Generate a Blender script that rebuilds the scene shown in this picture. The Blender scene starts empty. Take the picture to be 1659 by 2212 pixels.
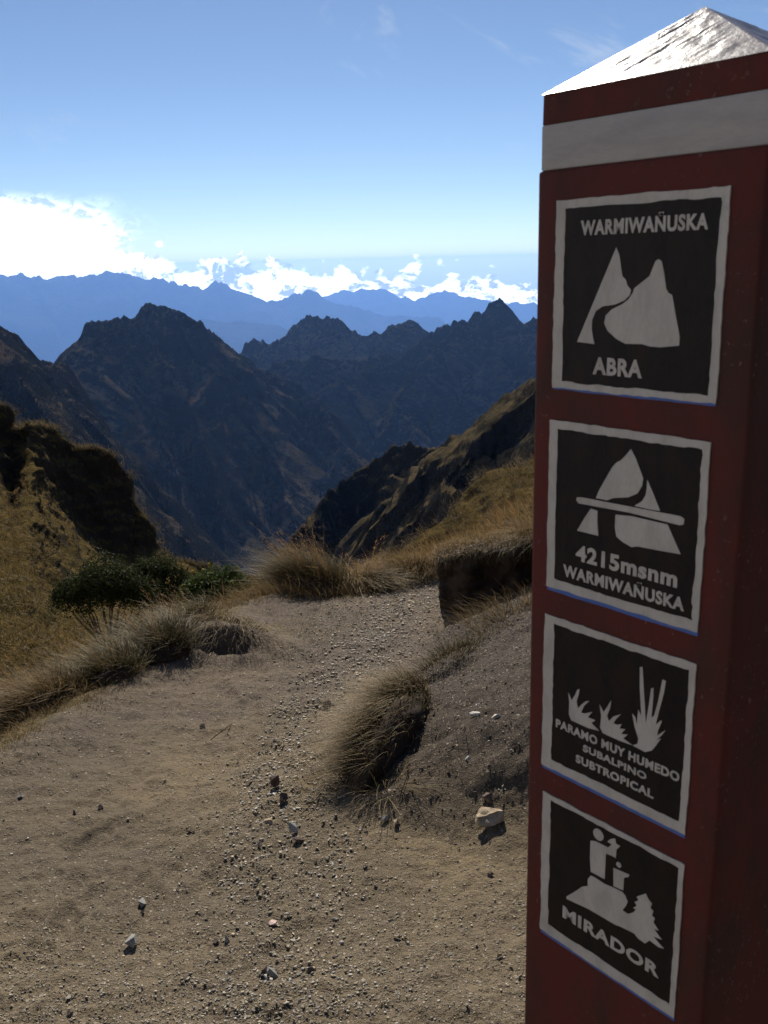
import bpy, bmesh, math, random
import numpy as np
from mathutils import Matrix, Vector

sc = bpy.context.scene
COL = sc.collection

# ------------------------------------------------------------------ camera
EYE = 1.55
F = 929.0                                    # focal length in pixels of a 768 x 1024 frame
_d = np.array([90.0, -3470.0, -929.0]); _d /= np.linalg.norm(_d)
_up = -_d
_fw = np.array([0, 0, -1.0])
_y = _fw - _up * _fw.dot(_up); _y /= np.linalg.norm(_y)
_x = np.cross(_y, _up)
ROT = np.array([_x, _y, _up])                # camera space -> world (heading +Y)
cam = bpy.data.cameras.new('camera')
cam.sensor_fit = 'VERTICAL'; cam.sensor_height = 4.54; cam.lens = 4.54 * F / 1024
cam.clip_start = 0.05; cam.clip_end = 80000
cam.dof.use_dof = True; cam.dof.focus_distance = 6.0; cam.dof.aperture_fstop = 2.4
cam_o = bpy.data.objects.new('camera', cam)
cam_o.matrix_world = Matrix.Translation((0, 0, EYE)) @ Matrix(ROT.tolist()).to_4x4()
COL.objects.link(cam_o); sc.camera = cam_o

# ------------------------------------------------------------------ light
SUN_EL, SUN_AZ = math.radians(36), math.radians(-4)     # azimuth from +Y towards +X
SKY_STRENGTH = 0.080
sc.view_settings.view_transform = 'Standard'
sc.view_settings.look = 'None'
sc.view_settings.gamma = 1
sc.view_settings.exposure = 0.30
sc.view_settings.use_curve_mapping = False
sun = bpy.data.lights.new('sun', 'SUN'); sun.energy = 4.8; sun.angle = math.radians(0.53)
sun.color = (1.0, 0.93, 0.82)
sun_o = bpy.data.objects.new('sun', sun)
sdir = Vector((math.sin(SUN_AZ) * math.cos(SUN_EL), math.cos(SUN_AZ) * math.cos(SUN_EL), math.sin(SUN_EL)))
sun_o.rotation_euler = sdir.to_track_quat('Z', 'Y').to_euler()
sun_o.location = (0, 0, 50); COL.objects.link(sun_o)

world = bpy.data.worlds.new('World'); sc.world = world; world.use_nodes = True
def nt_new(nt, typ, loc=None, **kw):
    n = nt.nodes.new(typ)
    for k, v in kw.items(): setattr(n, k, v)
    return n
class NG:
    """small node-graph helper"""
    def __init__(s, nt): s.nt = nt
    def node(s, typ, **kw): return nt_new(s.nt, typ, **kw)
    def link(s, a, b): s.nt.links.new(a, b)
    def put(s, sock, v):
        if hasattr(v, 'is_output') or hasattr(v, 'links'): s.link(v, sock)
        else: sock.default_value = v
    def math(s, op, a, b=0.0, clamp=False):
        n = s.node('ShaderNodeMath', operation=op, use_clamp=clamp); s.put(n.inputs[0], a); s.put(n.inputs[1], b); return n.outputs[0]
    def ramp(s, v, stops, interp='LINEAR'):
        n = s.node('ShaderNodeValToRGB'); n.color_ramp.interpolation = interp
        e = n.color_ramp.elements
        while len(e) < len(stops): e.new(0.5)
        for el, (p, c) in zip(e, stops):
            el.position = p; el.color = (*c, 1) if isinstance(c, tuple) else (c, c, c, 1)
        s.link(v, n.inputs[0]); return n.outputs[0]
    def noise(s, vec, scale, detail=4, rough=0.55, dist=0.0):
        n = s.node('ShaderNodeTexNoise'); 
        if vec is not None: s.link(vec, n.inputs['Vector'])
        n.inputs['Scale'].default_value = scale; n.inputs['Detail'].default_value = detail
        n.inputs['Roughness'].default_value = rough; n.inputs['Distortion'].default_value = dist
        return n.outputs[0]
    def maprange(s, v, a, b, c=0.0, d=1.0, smooth=True):
        n = s.node('ShaderNodeMapRange', interpolation_type='SMOOTHSTEP' if smooth else 'LINEAR')
        s.link(v, n.inputs[0])
        for i, q in enumerate((a, b, c, d)): s.put(n.inputs[1 + i], q)
        return n.outputs[0]
    def mix(s, f, a, b, blend='MIX'):
        n = s.node('ShaderNodeMix', data_type='RGBA', blend_type=blend)
        s.put(n.inputs[0], f)
        for sock, v in ((n.inputs[6], a), (n.inputs[7], b)):
            if isinstance(v, tuple): sock.default_value = (*v, 1)
            else: s.link(v, sock)
        return n.outputs[2]
    def comb(s, x, y, z):
        n = s.node('ShaderNodeCombineXYZ')
        for i, v in enumerate((x, y, z)): s.put(n.inputs[i], v)
        return n.outputs[0]

def build_world():
    nt = world.node_tree; nt.nodes.clear(); g = NG(nt)
    sky = g.node('ShaderNodeTexSky', sky_type='NISHITA'); sky.sun_disc = False
    sky.sun_elevation = SUN_EL; sky.sun_rotation = SUN_AZ
    sky.altitude = 4200; sky.air_density = 1.0; sky.dust_density = 0.8; sky.ozone_density = 2.0
    bg = g.node('ShaderNodeBackground'); g.link(sky.outputs[0], bg.inputs[0]); bg.inputs[1].default_value = SKY_STRENGTH
    tc = g.node('ShaderNodeTexCoord'); sep = g.node('ShaderNodeSeparateXYZ'); g.link(tc.outputs['Generated'], sep.inputs[0])
    x, y, z = sep.outputs
    el = g.math('ARCSINE', z); az = g.math('ARCTAN2', x, y)          # radians
    # cumulus bank low over the ranges: its top wanders with azimuth, its edge is billowy
    v2 = g.comb(g.math('MULTIPLY', az, 1.0), g.math('MULTIPLY', el, 1.35), 0.37)
    big = g.noise(g.comb(az, 0.0, 1.7), 9.0, 2, 0.5)
    mid = g.noise(v2, 34.0, 6, 0.62, 0.25)
    vor = g.node('ShaderNodeTexVoronoi', feature='SMOOTH_F1'); g.link(v2, vor.inputs['Vector']); vor.inputs['Scale'].default_value = 75
    puffy = g.math('MULTIPLY', vor.outputs['Distance'], -0.022)
    slope = g.math('MULTIPLY', g.math('ADD', az, 0.12), -0.100)      # bank stands a little higher to the left
    top = g.math('ADD', g.math('ADD', g.math('MULTIPLY', big, 0.044), g.math('MULTIPLY', mid, 0.075)), slope)
    top = g.math('ADD', top, puffy)
    m = g.maprange(g.math('SUBTRACT', g.math('SUBTRACT', top, 0.0475), el), -0.003, 0.0065)
    shade = g.maprange(g.noise(v2, 55.0, 4, 0.6, 0.4), 0.47, 0.60, 1.0, 0.20)
    # the broad bright cloud on the left
    wob = g.noise(g.comb(az, g.math('MULTIPLY', el, 2.0), 4.2), 9.0, 7, 0.62, 0.4)
    wob = g.math('MULTIPLY', g.math('SUBTRACT', wob, 0.5), 0.16)
    gx = g.maprange(g.math('ADD', az, wob), -0.35, -0.225, 1.0, 0.0)
    gy = g.maprange(g.math('ADD', g.math('ADD', el, g.math('MULTIPLY', wob, 0.25)), g.math('MULTIPLY', az, 0.085)), 0.008, 0.052, 1.0, 0.0)
    gl = g.math('MULTIPLY', gx, gy)
    gl = g.math('MULTIPLY', gl, g.maprange(az, -1.1, -0.7))
    # thin cirrus
    ci = g.noise(g.comb(g.math('MULTIPLY', az, 1.4), g.math('ADD', g.math('MULTIPLY', el, 3.2), g.math('MULTIPLY', az, 1.1)), 8.0), 5.2, 7, 0.62, 0.6)
    ci = g.math('MULTIPLY', g.maprange(ci, 0.60, 0.80), g.maprange(el, 0.05, 0.16))
    cm = g.math('MAXIMUM', m, gl)
    cl = g.node('ShaderNodeBackground'); cl.inputs[0].default_value = (1.0, 0.985, 0.96, 1)
    g.link(g.math('MULTIPLY', g.math('MAXIMUM', shade, gl), 3.0), cl.inputs[1])
    ms = g.node('ShaderNodeMixShader'); g.link(cm, ms.inputs[0]); g.link(bg.outputs[0], ms.inputs[1]); g.link(cl.outputs[0], ms.inputs[2])
    ch = g.node('ShaderNodeBackground'); ch.inputs[0].default_value = (0.95, 0.97, 1.0, 1); ch.inputs[1].default_value = 0.75
    ms2 = g.node('ShaderNodeMixShader'); g.link(g.math('MULTIPLY', ci, 0.30), ms2.inputs[0]); g.link(ms.outputs[0], ms2.inputs[1]); g.link(ch.outputs[0], ms2.inputs[2])
    out = g.node('ShaderNodeOutputWorld'); g.link(ms2.outputs[0], out.inputs[0])
build_world()

cy = sc.cycles
cy.max_bounces = 6; cy.diffuse_bounces = 3; cy.glossy_bounces = 2; cy.transmission_bounces = 3
cy.volume_bounces = 1; cy.transparent_max_bounces = 4; cy.caustics_reflective = False; cy.caustics_refractive = False
cy.use_denoising = True

# ------------------------------------------------------------------ helpers
K = 768 / 1659                                # the photograph was measured 1659 pixels wide
def ray(px, py):
    w = ROT @ np.array([px * K - 384, 512 - py * K, -F]); return w / np.linalg.norm(w)
def P(px, py, r):
    """point seen at (px, py), r metres away along the ground"""
    w = ray(px, py); w = w * (r / math.hypot(w[0], w[1])); return np.array([w[0], w[1], w[2] + EYE])

def _hash(i, j, k, seed):
    n = (i * 374761393 + j * 668265263 + k * 1274126177 + seed * 362437) & 0xffffffff
    n = ((n ^ (n >> 13)) * 1274126177) & 0xffffffff
    n = ((n ^ (n >> 16)) * 2246822519) & 0xffffffff
    return ((n ^ (n >> 15)) & 0xffffff) / float(0xffffff)
def vnoise(x, y, z=0.0, seed=0):
    x = np.asarray(x, float); y = np.asarray(y, float); z = np.asarray(z, float) + np.zeros_like(x)
    xi = np.floor(x).astype(np.int64); yi = np.floor(y).astype(np.int64); zi = np.floor(z).astype(np.int64)
    fx = x - xi; fy = y - yi; fz = z - zi
    fx = fx ** 3 * (fx * (fx * 6 - 15) + 10); fy = fy ** 3 * (fy * (fy * 6 - 15) + 10); fz = fz ** 3 * (fz * (fz * 6 - 15) + 10)
    flat = not np.any(fz)
    def L(k):
        a = _hash(xi, yi, zi + k, seed); b = _hash(xi + 1, yi, zi + k, seed)
        c = _hash(xi, yi + 1, zi + k, seed); d = _hash(xi + 1, yi + 1, zi + k, seed)
        ab = a + (b - a) * fx; cd = c + (d - c) * fx
        return ab + (cd - ab) * fy
    p = L(0)
    if flat: return p * 2 - 1
    q = L(1); return (p + (q - p) * fz) * 2 - 1
def fbm(x, y, z=0.0, oct=5, gain=0.5, seed=0):
    s = 0; a = 1.0; t = 0; f = 1.0
    for o in range(oct):
        s = s + a * vnoise(np.asarray(x) * f + 17.3 * o, np.asarray(y) * f - 9.1 * o, np.asarray(z) * f, seed + o)
        t += a; a *= gain; f *= 2.03
    return s / t
def ridged(x, y, z=0.0, oct=4, gain=0.5, seed=0):
    s = 0; a = 1.0; t = 0; f = 1.0
    for o in range(oct):
        s = s + a * (1 - 2 * np.abs(vnoise(np.asarray(x) * f + 7.7 * o, np.asarray(y) * f + 3.1 * o, np.asarray(z) * f, seed + o)))
        t += a; a *= gain; f *= 2.07
    return s / t
def sstep(a, b, x):
    t = np.clip((np.asarray(x, float) - a) / (b - a), 0, 1); return t * t * (3 - 2 * t)

def mesh_np(name, verts, faces, mat=None, smooth=False, attrs=None, parent=None, link=True):
    verts = np.asarray(verts, np.float32); faces = np.asarray(faces, np.int32)
    me = bpy.data.meshes.new(name)
    n = faces.shape[1]
    me.vertices.add(len(verts)); me.vertices.foreach_set('co', verts.ravel())
    me.loops.add(faces.size); me.loops.foreach_set('vertex_index', faces.ravel())
    me.polygons.add(len(faces)); me.polygons.foreach_set('loop_start', np.arange(0, faces.size, n, dtype=np.int32))
    if smooth: me.polygons.foreach_set('use_smooth', np.ones(len(faces), bool))
    me.update(calc_edges=True)
    for k, v in (attrs or {}).items():
        a = me.attributes.new(k, 'FLOAT', 'POINT'); a.data.foreach_set('value', np.asarray(v, np.float32).ravel())
    if mat: me.materials.append(mat)
    if not link: return me
    o = bpy.data.objects.new(name, me); COL.objects.link(o)
    if parent: o.parent = parent
    return o
def bm_obj(name, bm, mat=None, parent=None, smooth=False):
    me = bpy.data.meshes.new(name); bm.to_mesh(me); bm.free()
    if smooth:
        for p in me.polygons: p.use_smooth = True
    if mat: me.materials.append(mat)
    o = bpy.data.objects.new(name, me); COL.objects.link(o)
    if parent: o.parent = parent
    return o
def tag(o, label=None, cat=None, group=None, kind=None):
    for k, v in (('label', label), ('category', cat), ('group', group), ('kind', kind)):
        if v: o[k] = v
    return o
def empty(name, loc):
    o = bpy.data.objects.new(name, None); COL.objects.link(o); o.location = loc; o.empty_display_size = 0.1; return o
def grid_faces(nx, ny):
    """quads of an (ny rows x nx columns) vertex grid"""
    i = np.arange(ny - 1)[:, None] * nx + np.arange(nx - 1)[None, :]
    return np.stack([i, i + 1, i + nx + 1, i + nx], -1).reshape(-1, 4)

# ------------------------------------------------------------------ materials
def new_mat(name):
    m = bpy.data.materials.new(name); m.use_nodes = True
    g = NG(m.node_tree); b = m.node_tree.nodes['Principled BSDF']; return m, g, b
def bump(g, b, h, strength, dist):
    n = g.node('ShaderNodeBump'); n.inputs['Strength'].default_value = strength; n.inputs['Distance'].default_value = dist
    g.link(h, n.inputs['Height']); g.link(n.outputs[0], b.inputs['Normal'])
def objco(g): return g.node('ShaderNodeTexCoord').outputs['Object']

def mat_dirt():
    m, g, b = new_mat('trail_dirt'); co = objco(g)
    n1 = g.noise(co, 0.55, 4, 0.6, 0.3); n2 = g.noise(co, 3.5, 6, 0.65); n3 = g.noise(co, 38, 5, 0.7); n4 = g.noise(co, 190, 3, 0.6)
    c = g.mix(g.maprange(n1, 0.36, 0.64), (0.145, 0.114, 0.076), (0.218, 0.166, 0.096))
    c = g.mix(g.maprange(n2, 0.48, 0.72, 0, 0.55), c, (0.088, 0.069, 0.054))
    sep = g.node('ShaderNodeSeparateXYZ'); g.link(co, sep.inputs[0])
    c = g.mix(g.maprange(g.math('ADD', sep.outputs[1], g.math('MULTIPLY', n2, 1.5)), 3.6, 6.2, 0, 0.6), c, (0.150, 0.115, 0.098))   # greyer, stonier soil up the trail
    c = g.mix(g.maprange(g.math('ADD', sep.outputs[1], g.math('MULTIPLY', n1, 1.2)), 2.2, 3.3, 0.50, 0), c, g.mix(g.maprange(n2, 0.4, 0.6), (0.255, 0.198, 0.118), (0.195, 0.150, 0.092)))
    dk = g.node('ShaderNodeAttribute', attribute_name='soil')
    c = g.mix(g.math('MULTIPLY', dk.outputs['Fac'], 0.92), c, g.mix(g.maprange(n3, 0.35, 0.65), (0.082, 0.064, 0.050), (0.042, 0.033, 0.026)))                  # darker soil colour on the cut bank
    gr = g.node('ShaderNodeAttribute', attribute_name='turf')
    tn = g.mix(g.maprange(n3, 0.35, 0.65), (0.19, 0.135, 0.055), (0.085, 0.075, 0.030))
    c = g.mix(gr.outputs['Fac'], c, tn)
    c = g.mix(g.maprange(n3, 0.42, 0.66, 0, 0.55), c, g.mix(0.5, c, (0.07, 0.055, 0.045)))
    c = g.mix(g.maprange(n4, 0.60, 0.72, 0, 0.55), c, (0.36, 0.30, 0.23))
    # small chips set in the soil
    gt = g.node('ShaderNodeAttribute', attribute_name='grit').outputs['Fac']; hs = []
    for sc_v, lo in ((62, 0.62), (120, 0.50)):
        wv = g.node('ShaderNodeVectorMath', operation='ADD'); g.link(co, wv.inputs[0])
        nn = g.node('ShaderNodeTexNoise'); g.link(co, nn.inputs['Vector']); nn.inputs['Scale'].default_value = sc_v * 0.8
        vs = g.node('ShaderNodeVectorMath', operation='SCALE'); g.link(nn.outputs['Color'], vs.inputs[0]); vs.inputs['Scale'].default_value = 0.5 / sc_v; g.link(vs.outputs[0], wv.inputs[1])
        vo = g.node('ShaderNodeTexVoronoi'); g.link(wv.outputs[0], vo.inputs['Vector']); vo.inputs['Scale'].default_value = sc_v
        sp = g.node('ShaderNodeSeparateColor'); g.link(vo.outputs['Color'], sp.inputs[0])
        body = g.math('MULTIPLY', g.maprange(vo.outputs['Distance'], 0.32, 0.46, 1, 0), g.math('GREATER_THAN', g.math('ADD', sp.outputs[0], g.math('MULTIPLY', g.math('SUBTRACT', gt, 0.5), 0.5)), lo))
        chip = g.ramp(sp.outputs[1], [(0.0, (0.075, 0.055, 0.042)), (0.4, (0.17, 0.135, 0.095)), (0.8, (0.27, 0.22, 0.155)), (1.0, (0.40, 0.34, 0.26))])
        c = g.mix(g.math('MULTIPLY', body, 0.9), c, chip)
        hs.append(g.math('MULTIPLY', body, 60.0 / sc_v))
    g.link(c, b.inputs['Base Color']); b.inputs['Roughness'].default_value = 0.95
    b.inputs['Specular IOR Level'].default_value = 0.15
    h = g.math('ADD', g.math('ADD', g.math('MULTIPLY', n3, 0.8), g.math('MULTIPLY', n4, 0.30)), g.math('MULTIPLY', g.math('ADD', hs[0], hs[1]), 0.22)); bump(g, b, h, 1.0, 0.022)
    return m
def mat_hill(name, ca, cb, cc, s, rock=(0.075, 0.065, 0.055), steep=0.62, bs=1.0):
    """dry puna grass with greener and browner patches; bare rock and dark scrub where it is steep, blackened on the mountains as painted shade"""
    m, g, b = new_mat(name); co = objco(g)
    n1 = g.noise(co, s, 5, 0.6, 0.2); n2 = g.noise(co, s * 6, 5, 0.65); n3 = g.noise(co, s * 28, 4, 0.7)
    c = g.mix(g.maprange(n1, 0.40, 0.60), ca, cb)
    c = g.mix(g.maprange(n2, 0.48, 0.66), c, cc)
    geo = g.node('ShaderNodeNewGeometry'); sep = g.node('ShaderNodeSeparateXYZ'); g.link(geo.outputs['True Normal'], sep.inputs[0])
    st = g.math('ADD', sep.outputs[2], g.math('MULTIPLY', g.math('SUBTRACT', n2, 0.5), 0.18))
    c = g.mix(g.maprange(st, steep - 0.10, steep + 0.06, 1, 0), c, rock)
    c = g.mix(g.maprange(n3, 0.40, 0.64, 0, 0.6), c, g.mix(0.6, c, (0.02, 0.02, 0.012)))
    g.link(c, b.inputs['Base Color']); b.inputs['Roughness'].default_value = 1.0; b.inputs['Specular IOR Level'].default_value = 0.0
    bump(g, b, g.math('ADD', n3, g.math('MULTIPLY', n2, 1.5)), 1.0, bs)
    return m
def mat_grass(name, base, mid, tip, spread=0.5, trans=0.45):
    m, g, b = new_mat(name)
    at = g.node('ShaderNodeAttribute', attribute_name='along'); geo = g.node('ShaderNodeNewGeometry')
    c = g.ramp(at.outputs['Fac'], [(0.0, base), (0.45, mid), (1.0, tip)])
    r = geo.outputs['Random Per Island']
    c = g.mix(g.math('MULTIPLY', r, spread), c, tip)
    hs = g.node('ShaderNodeHueSaturation'); g.link(c, hs.inputs['Color'])
    g.link(g.maprange(r, 0.0, 1.0, 0.65, 1.30, False), hs.inputs['Value'])
    c = hs.outputs[0]
    g.link(c, b.inputs['Base Color']); b.inputs['Roughness'].default_value = 0.6; b.inputs['Specular IOR Level'].default_value = 0.12
    tr = g.node('ShaderNodeBsdfTranslucent'); g.link(c, tr.inputs['Color'])
    mx = g.node('ShaderNodeMixShader'); mx.inputs[0].default_value = trans
    g.link(b.outputs[0], mx.inputs[1]); g.link(tr.outputs[0], mx.inputs[2])
    g.link(mx.outputs[0], m.node_tree.nodes['Material Output'].inputs[0]); return m
def mat_leaf(name, a, bcol):
    m, g, b = new_mat(name); geo = g.node('ShaderNodeNewGeometry')
    c = g.mix(geo.outputs['Random Per Island'], a, bcol)
    g.link(c, b.inputs['Base Color']); b.inputs['Roughness'].default_value = 0.7; b.inputs['Specular IOR Level'].default_value = 0.06
    tr = g.node('ShaderNodeBsdfTranslucent'); g.link(c, tr.inputs['Color'])
    mx = g.node('ShaderNodeMixShader'); mx.inputs[0].default_value = 0.3
    g.link(b.outputs[0], mx.inputs[1]); g.link(tr.outputs[0], mx.inputs[2])
    g.link(mx.outputs[0], m.node_tree.nodes['Material Output'].inputs[0]); return m
def mat_rock(name, a, c2, island=True, sc_=30):
    m, g, b = new_mat(name); co = objco(g)
    n = g.noise(co, sc_, 5, 0.65, 0.3); n2 = g.noise(co, sc_ * 5, 3, 0.6)
    c = g.mix(g.maprange(n, 0.35, 0.65), a, c2)
    if island:
        geo = g.node('ShaderNodeNewGeometry'); oi = g.node('ShaderNodeObjectInfo')
        r = g.math('FRACT', g.math('ADD', geo.outputs['Random Per Island'], oi.outputs['Random']))
        hs = g.node('ShaderNodeHueSaturation'); g.link(c, hs.inputs['Color'])
        g.link(g.maprange(r, 0, 1, 0.55, 1.45, False), hs.inputs['Value'])
        g.link(g.maprange(g.math('FRACT', g.math('MULTIPLY', r, 7.3)), 0, 1, 0.4, 1.2, False), hs.inputs['Saturation']); c = hs.outputs[0]
    g.link(c, b.inputs['Base Color']); b.inputs['Roughness'].default_value = 0.9; b.inputs['Specular IOR Level'].default_value = 0.12
    bump(g, b, g.math('ADD', n, g.math('MULTIPLY', n2, 0.4)), 0.5, 0.01); return m
def mat_paint(name, col, dark, rough=0.6, scale=22, stretch=(1, 1, 1), amount=0.6, spec=0.10, chip=None):
    m, g, b = new_mat(name)
    mp = g.node('ShaderNodeMapping'); g.link(objco(g), mp.inputs[0]); mp.inputs['Scale'].default_value = stretch
    n = g.noise(mp.outputs[0], scale, 6, 0.65, 0.4); n2 = g.noise(mp.outputs[0], scale * 9, 3, 0.6)
    c = g.mix(g.maprange(n, 0.38, 0.70, 0, amount), col, dark)
    c = g.mix(g.maprange(n2, 0.45, 0.7, 0, 0.25), c, dark)
    if chip:
        n3 = g.noise(objco(g), 130, 4, 0.7); n4 = g.noise(objco(g), 9, 3, 0.5)
        c = g.mix(g.math('MULTIPLY', g.maprange(n3, 0.615, 0.66), g.maprange(n4, 0.42, 0.6)), c, chip)
    g.link(c, b.inputs['Base Color']); b.inputs['Roughness'].default_value = rough; b.inputs['Specular IOR Level'].default_value = spec
    bump(g, b, g.math('ADD', n, g.math('MULTIPLY', n2, 0.5)), 0.35, 0.002); return m

M = {}
M['dirt'] = mat_dirt()
M['near_hill'] = mat_hill('dry_grass_hillside', (0.150, 0.104, 0.040), (0.115, 0.086, 0.034), (0.070, 0.055, 0.024), 0.35, (0.060, 0.047, 0.033), 0.58, 0.15)
M['spur'] = mat_hill('grassy_rock_spur', (0.125, 0.094, 0.050), (0.085, 0.066, 0.036), (0.045, 0.038, 0.022), 0.06, (0.022, 0.020, 0.017), 0.66, 0.8)
M['mountain'] = mat_hill('puna_mountain', (0.100, 0.074, 0.046), (0.058, 0.046, 0.030), (0.024, 0.024, 0.018), 0.012, (0.012, 0.012, 0.012), 0.69, 5.0)  # steep faces blackened for shade, gentler crests left paler as lit strips
M['pass'] = mat_hill('pass_bounce_slope', (0.26, 0.185, 0.095), (0.22, 0.16, 0.085), (0.16, 0.115, 0.062), 0.05, (0.10, 0.08, 0.06), 0.5, 1.0)  # made pale so the unseen slope behind fills the post with warm light
M['far'] = mat_hill('far_range', (0.060, 0.062, 0.050), (0.045, 0.050, 0.040), (0.035, 0.040, 0.034), 0.0016, (0.055, 0.055, 0.055), 0.6, 25.0)
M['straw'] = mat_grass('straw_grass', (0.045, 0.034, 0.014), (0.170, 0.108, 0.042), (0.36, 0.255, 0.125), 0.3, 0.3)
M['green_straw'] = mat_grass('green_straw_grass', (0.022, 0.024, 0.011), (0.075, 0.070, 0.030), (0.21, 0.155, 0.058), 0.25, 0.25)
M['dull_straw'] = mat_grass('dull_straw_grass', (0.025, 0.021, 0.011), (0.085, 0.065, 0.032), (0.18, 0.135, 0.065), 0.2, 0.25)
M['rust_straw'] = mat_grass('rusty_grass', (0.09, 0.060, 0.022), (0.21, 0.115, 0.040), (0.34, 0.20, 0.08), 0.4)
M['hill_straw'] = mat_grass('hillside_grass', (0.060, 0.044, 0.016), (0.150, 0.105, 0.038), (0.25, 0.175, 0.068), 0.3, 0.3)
M['leaf'] = mat_leaf('dark_shrub_leaf', (0.018, 0.026, 0.008), (0.046, 0.054, 0.016))
M['leaf_b'] = mat_leaf('broad_shrub_leaf', (0.030, 0.055, 0.014), (0.10, 0.12, 0.030))
M['flower'] = mat_leaf('yellow_flower', (0.45, 0.30, 0.02), (0.55, 0.40, 0.05))
M['bark'] = mat_rock('shrub_bark', (0.06, 0.045, 0.032), (0.10, 0.078, 0.055), False, 40)
M['stone'] = mat_rock('trail_stone', (0.255, 0.215, 0.155), (0.37, 0.315, 0.23))
M['dark_stone'] = mat_rock('dark_trail_stone', (0.10, 0.075, 0.062), (0.17, 0.13, 0.105), False)
M['grey_stone'] = mat_rock('grey_trail_stone', (0.24, 0.235, 0.21), (0.36, 0.345, 0.30), False)
M['pale_stone'] = mat_rock('pale_trail_stone', (0.30, 0.23, 0.15), (0.46, 0.37, 0.26), False, 22)
M['white_stone'] = mat_rock('white_trail_stone', (0.55, 0.52, 0.46), (0.75, 0.71, 0.64), False)
M['pink_stone'] = mat_rock('pink_trail_stone', (0.62, 0.42, 0.36), (0.75, 0.60, 0.52), False)
M['earth'] = mat_rock('bank_earth', (0.032, 0.023, 0.017), (0.060, 0.043, 0.031), False, 9)
M['crumb'] = mat_rock('soil_crumb', (0.055, 0.042, 0.033), (0.11, 0.085, 0.066))
M['red'] = mat_paint('red_post_paint', (0.112, 0.027, 0.020), (0.060, 0.030, 0.021), 0.7, 11, (1, 1, 0.5), 0.95, chip=(0.16, 0.10, 0.075))
M['white'] = mat_paint('white_band_paint', (0.42, 0.38, 0.325), (0.33, 0.30, 0.265), 0.6, 14, (1, 1, 4), 0.7)
M['sign_white'] = mat_paint('sign_white_paint', (0.53, 0.48, 0.395), (0.36, 0.32, 0.26), 0.7, 45, (1, 1, 0.4), 0.6)
M['sign_black'] = mat_paint('sign_black_paint', (0.014, 0.0115, 0.010), (0.030, 0.018, 0.012), 0.5, 40, (1, 1, 0.35), 0.7)
M['blue'] = mat_paint('blue_under_paint', (0.07, 0.13, 0.36), (0.12, 0.17, 0.34), 0.6, 40)
M['cap'] = mat_paint('cap_paint', (0.27, 0.24, 0.235), (0.14, 0.10, 0.10), 0.33, 30, (1, 1, 1), 0.9, 0.5)

# ------------------------------------------------------------------ near ground
YL = np.array([-3, 0, 1.9, 3.59, 4.8, 6.05, 6.6, 7.4, 8.5, 11]); XL = np.array([-3.4, -2.7, -2.25, -1.72, -1.36, -1.02, -0.84, -0.55, -0.1, 0.8])
YR = np.array([-3, 2.0, 2.7, 3.0, 3.7, 4.86, 5.9, 7.2, 9, 12]); XR = np.array([1.6, 1.2, 0.15, -0.22, -0.20, 0.08, 0.42, 0.75, 1.6, 2.9])
def edge_left(y): return np.interp(y, YL, XL)
def edge_right(y): return np.interp(y, YR, XR)
_rp = random.Random(12)
PRINTS = [(_rp.uniform(-1.25, 0.1), 1.75 * (5.6 / 1.75) ** _rp.random(), math.pi / 2 + _rp.uniform(-0.7, 0.4), _rp.uniform(0.10, 0.15), _rp.uniform(0.04, 0.055), _rp.uniform(0.006, 0.013)) for _ in range(46)]
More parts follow.
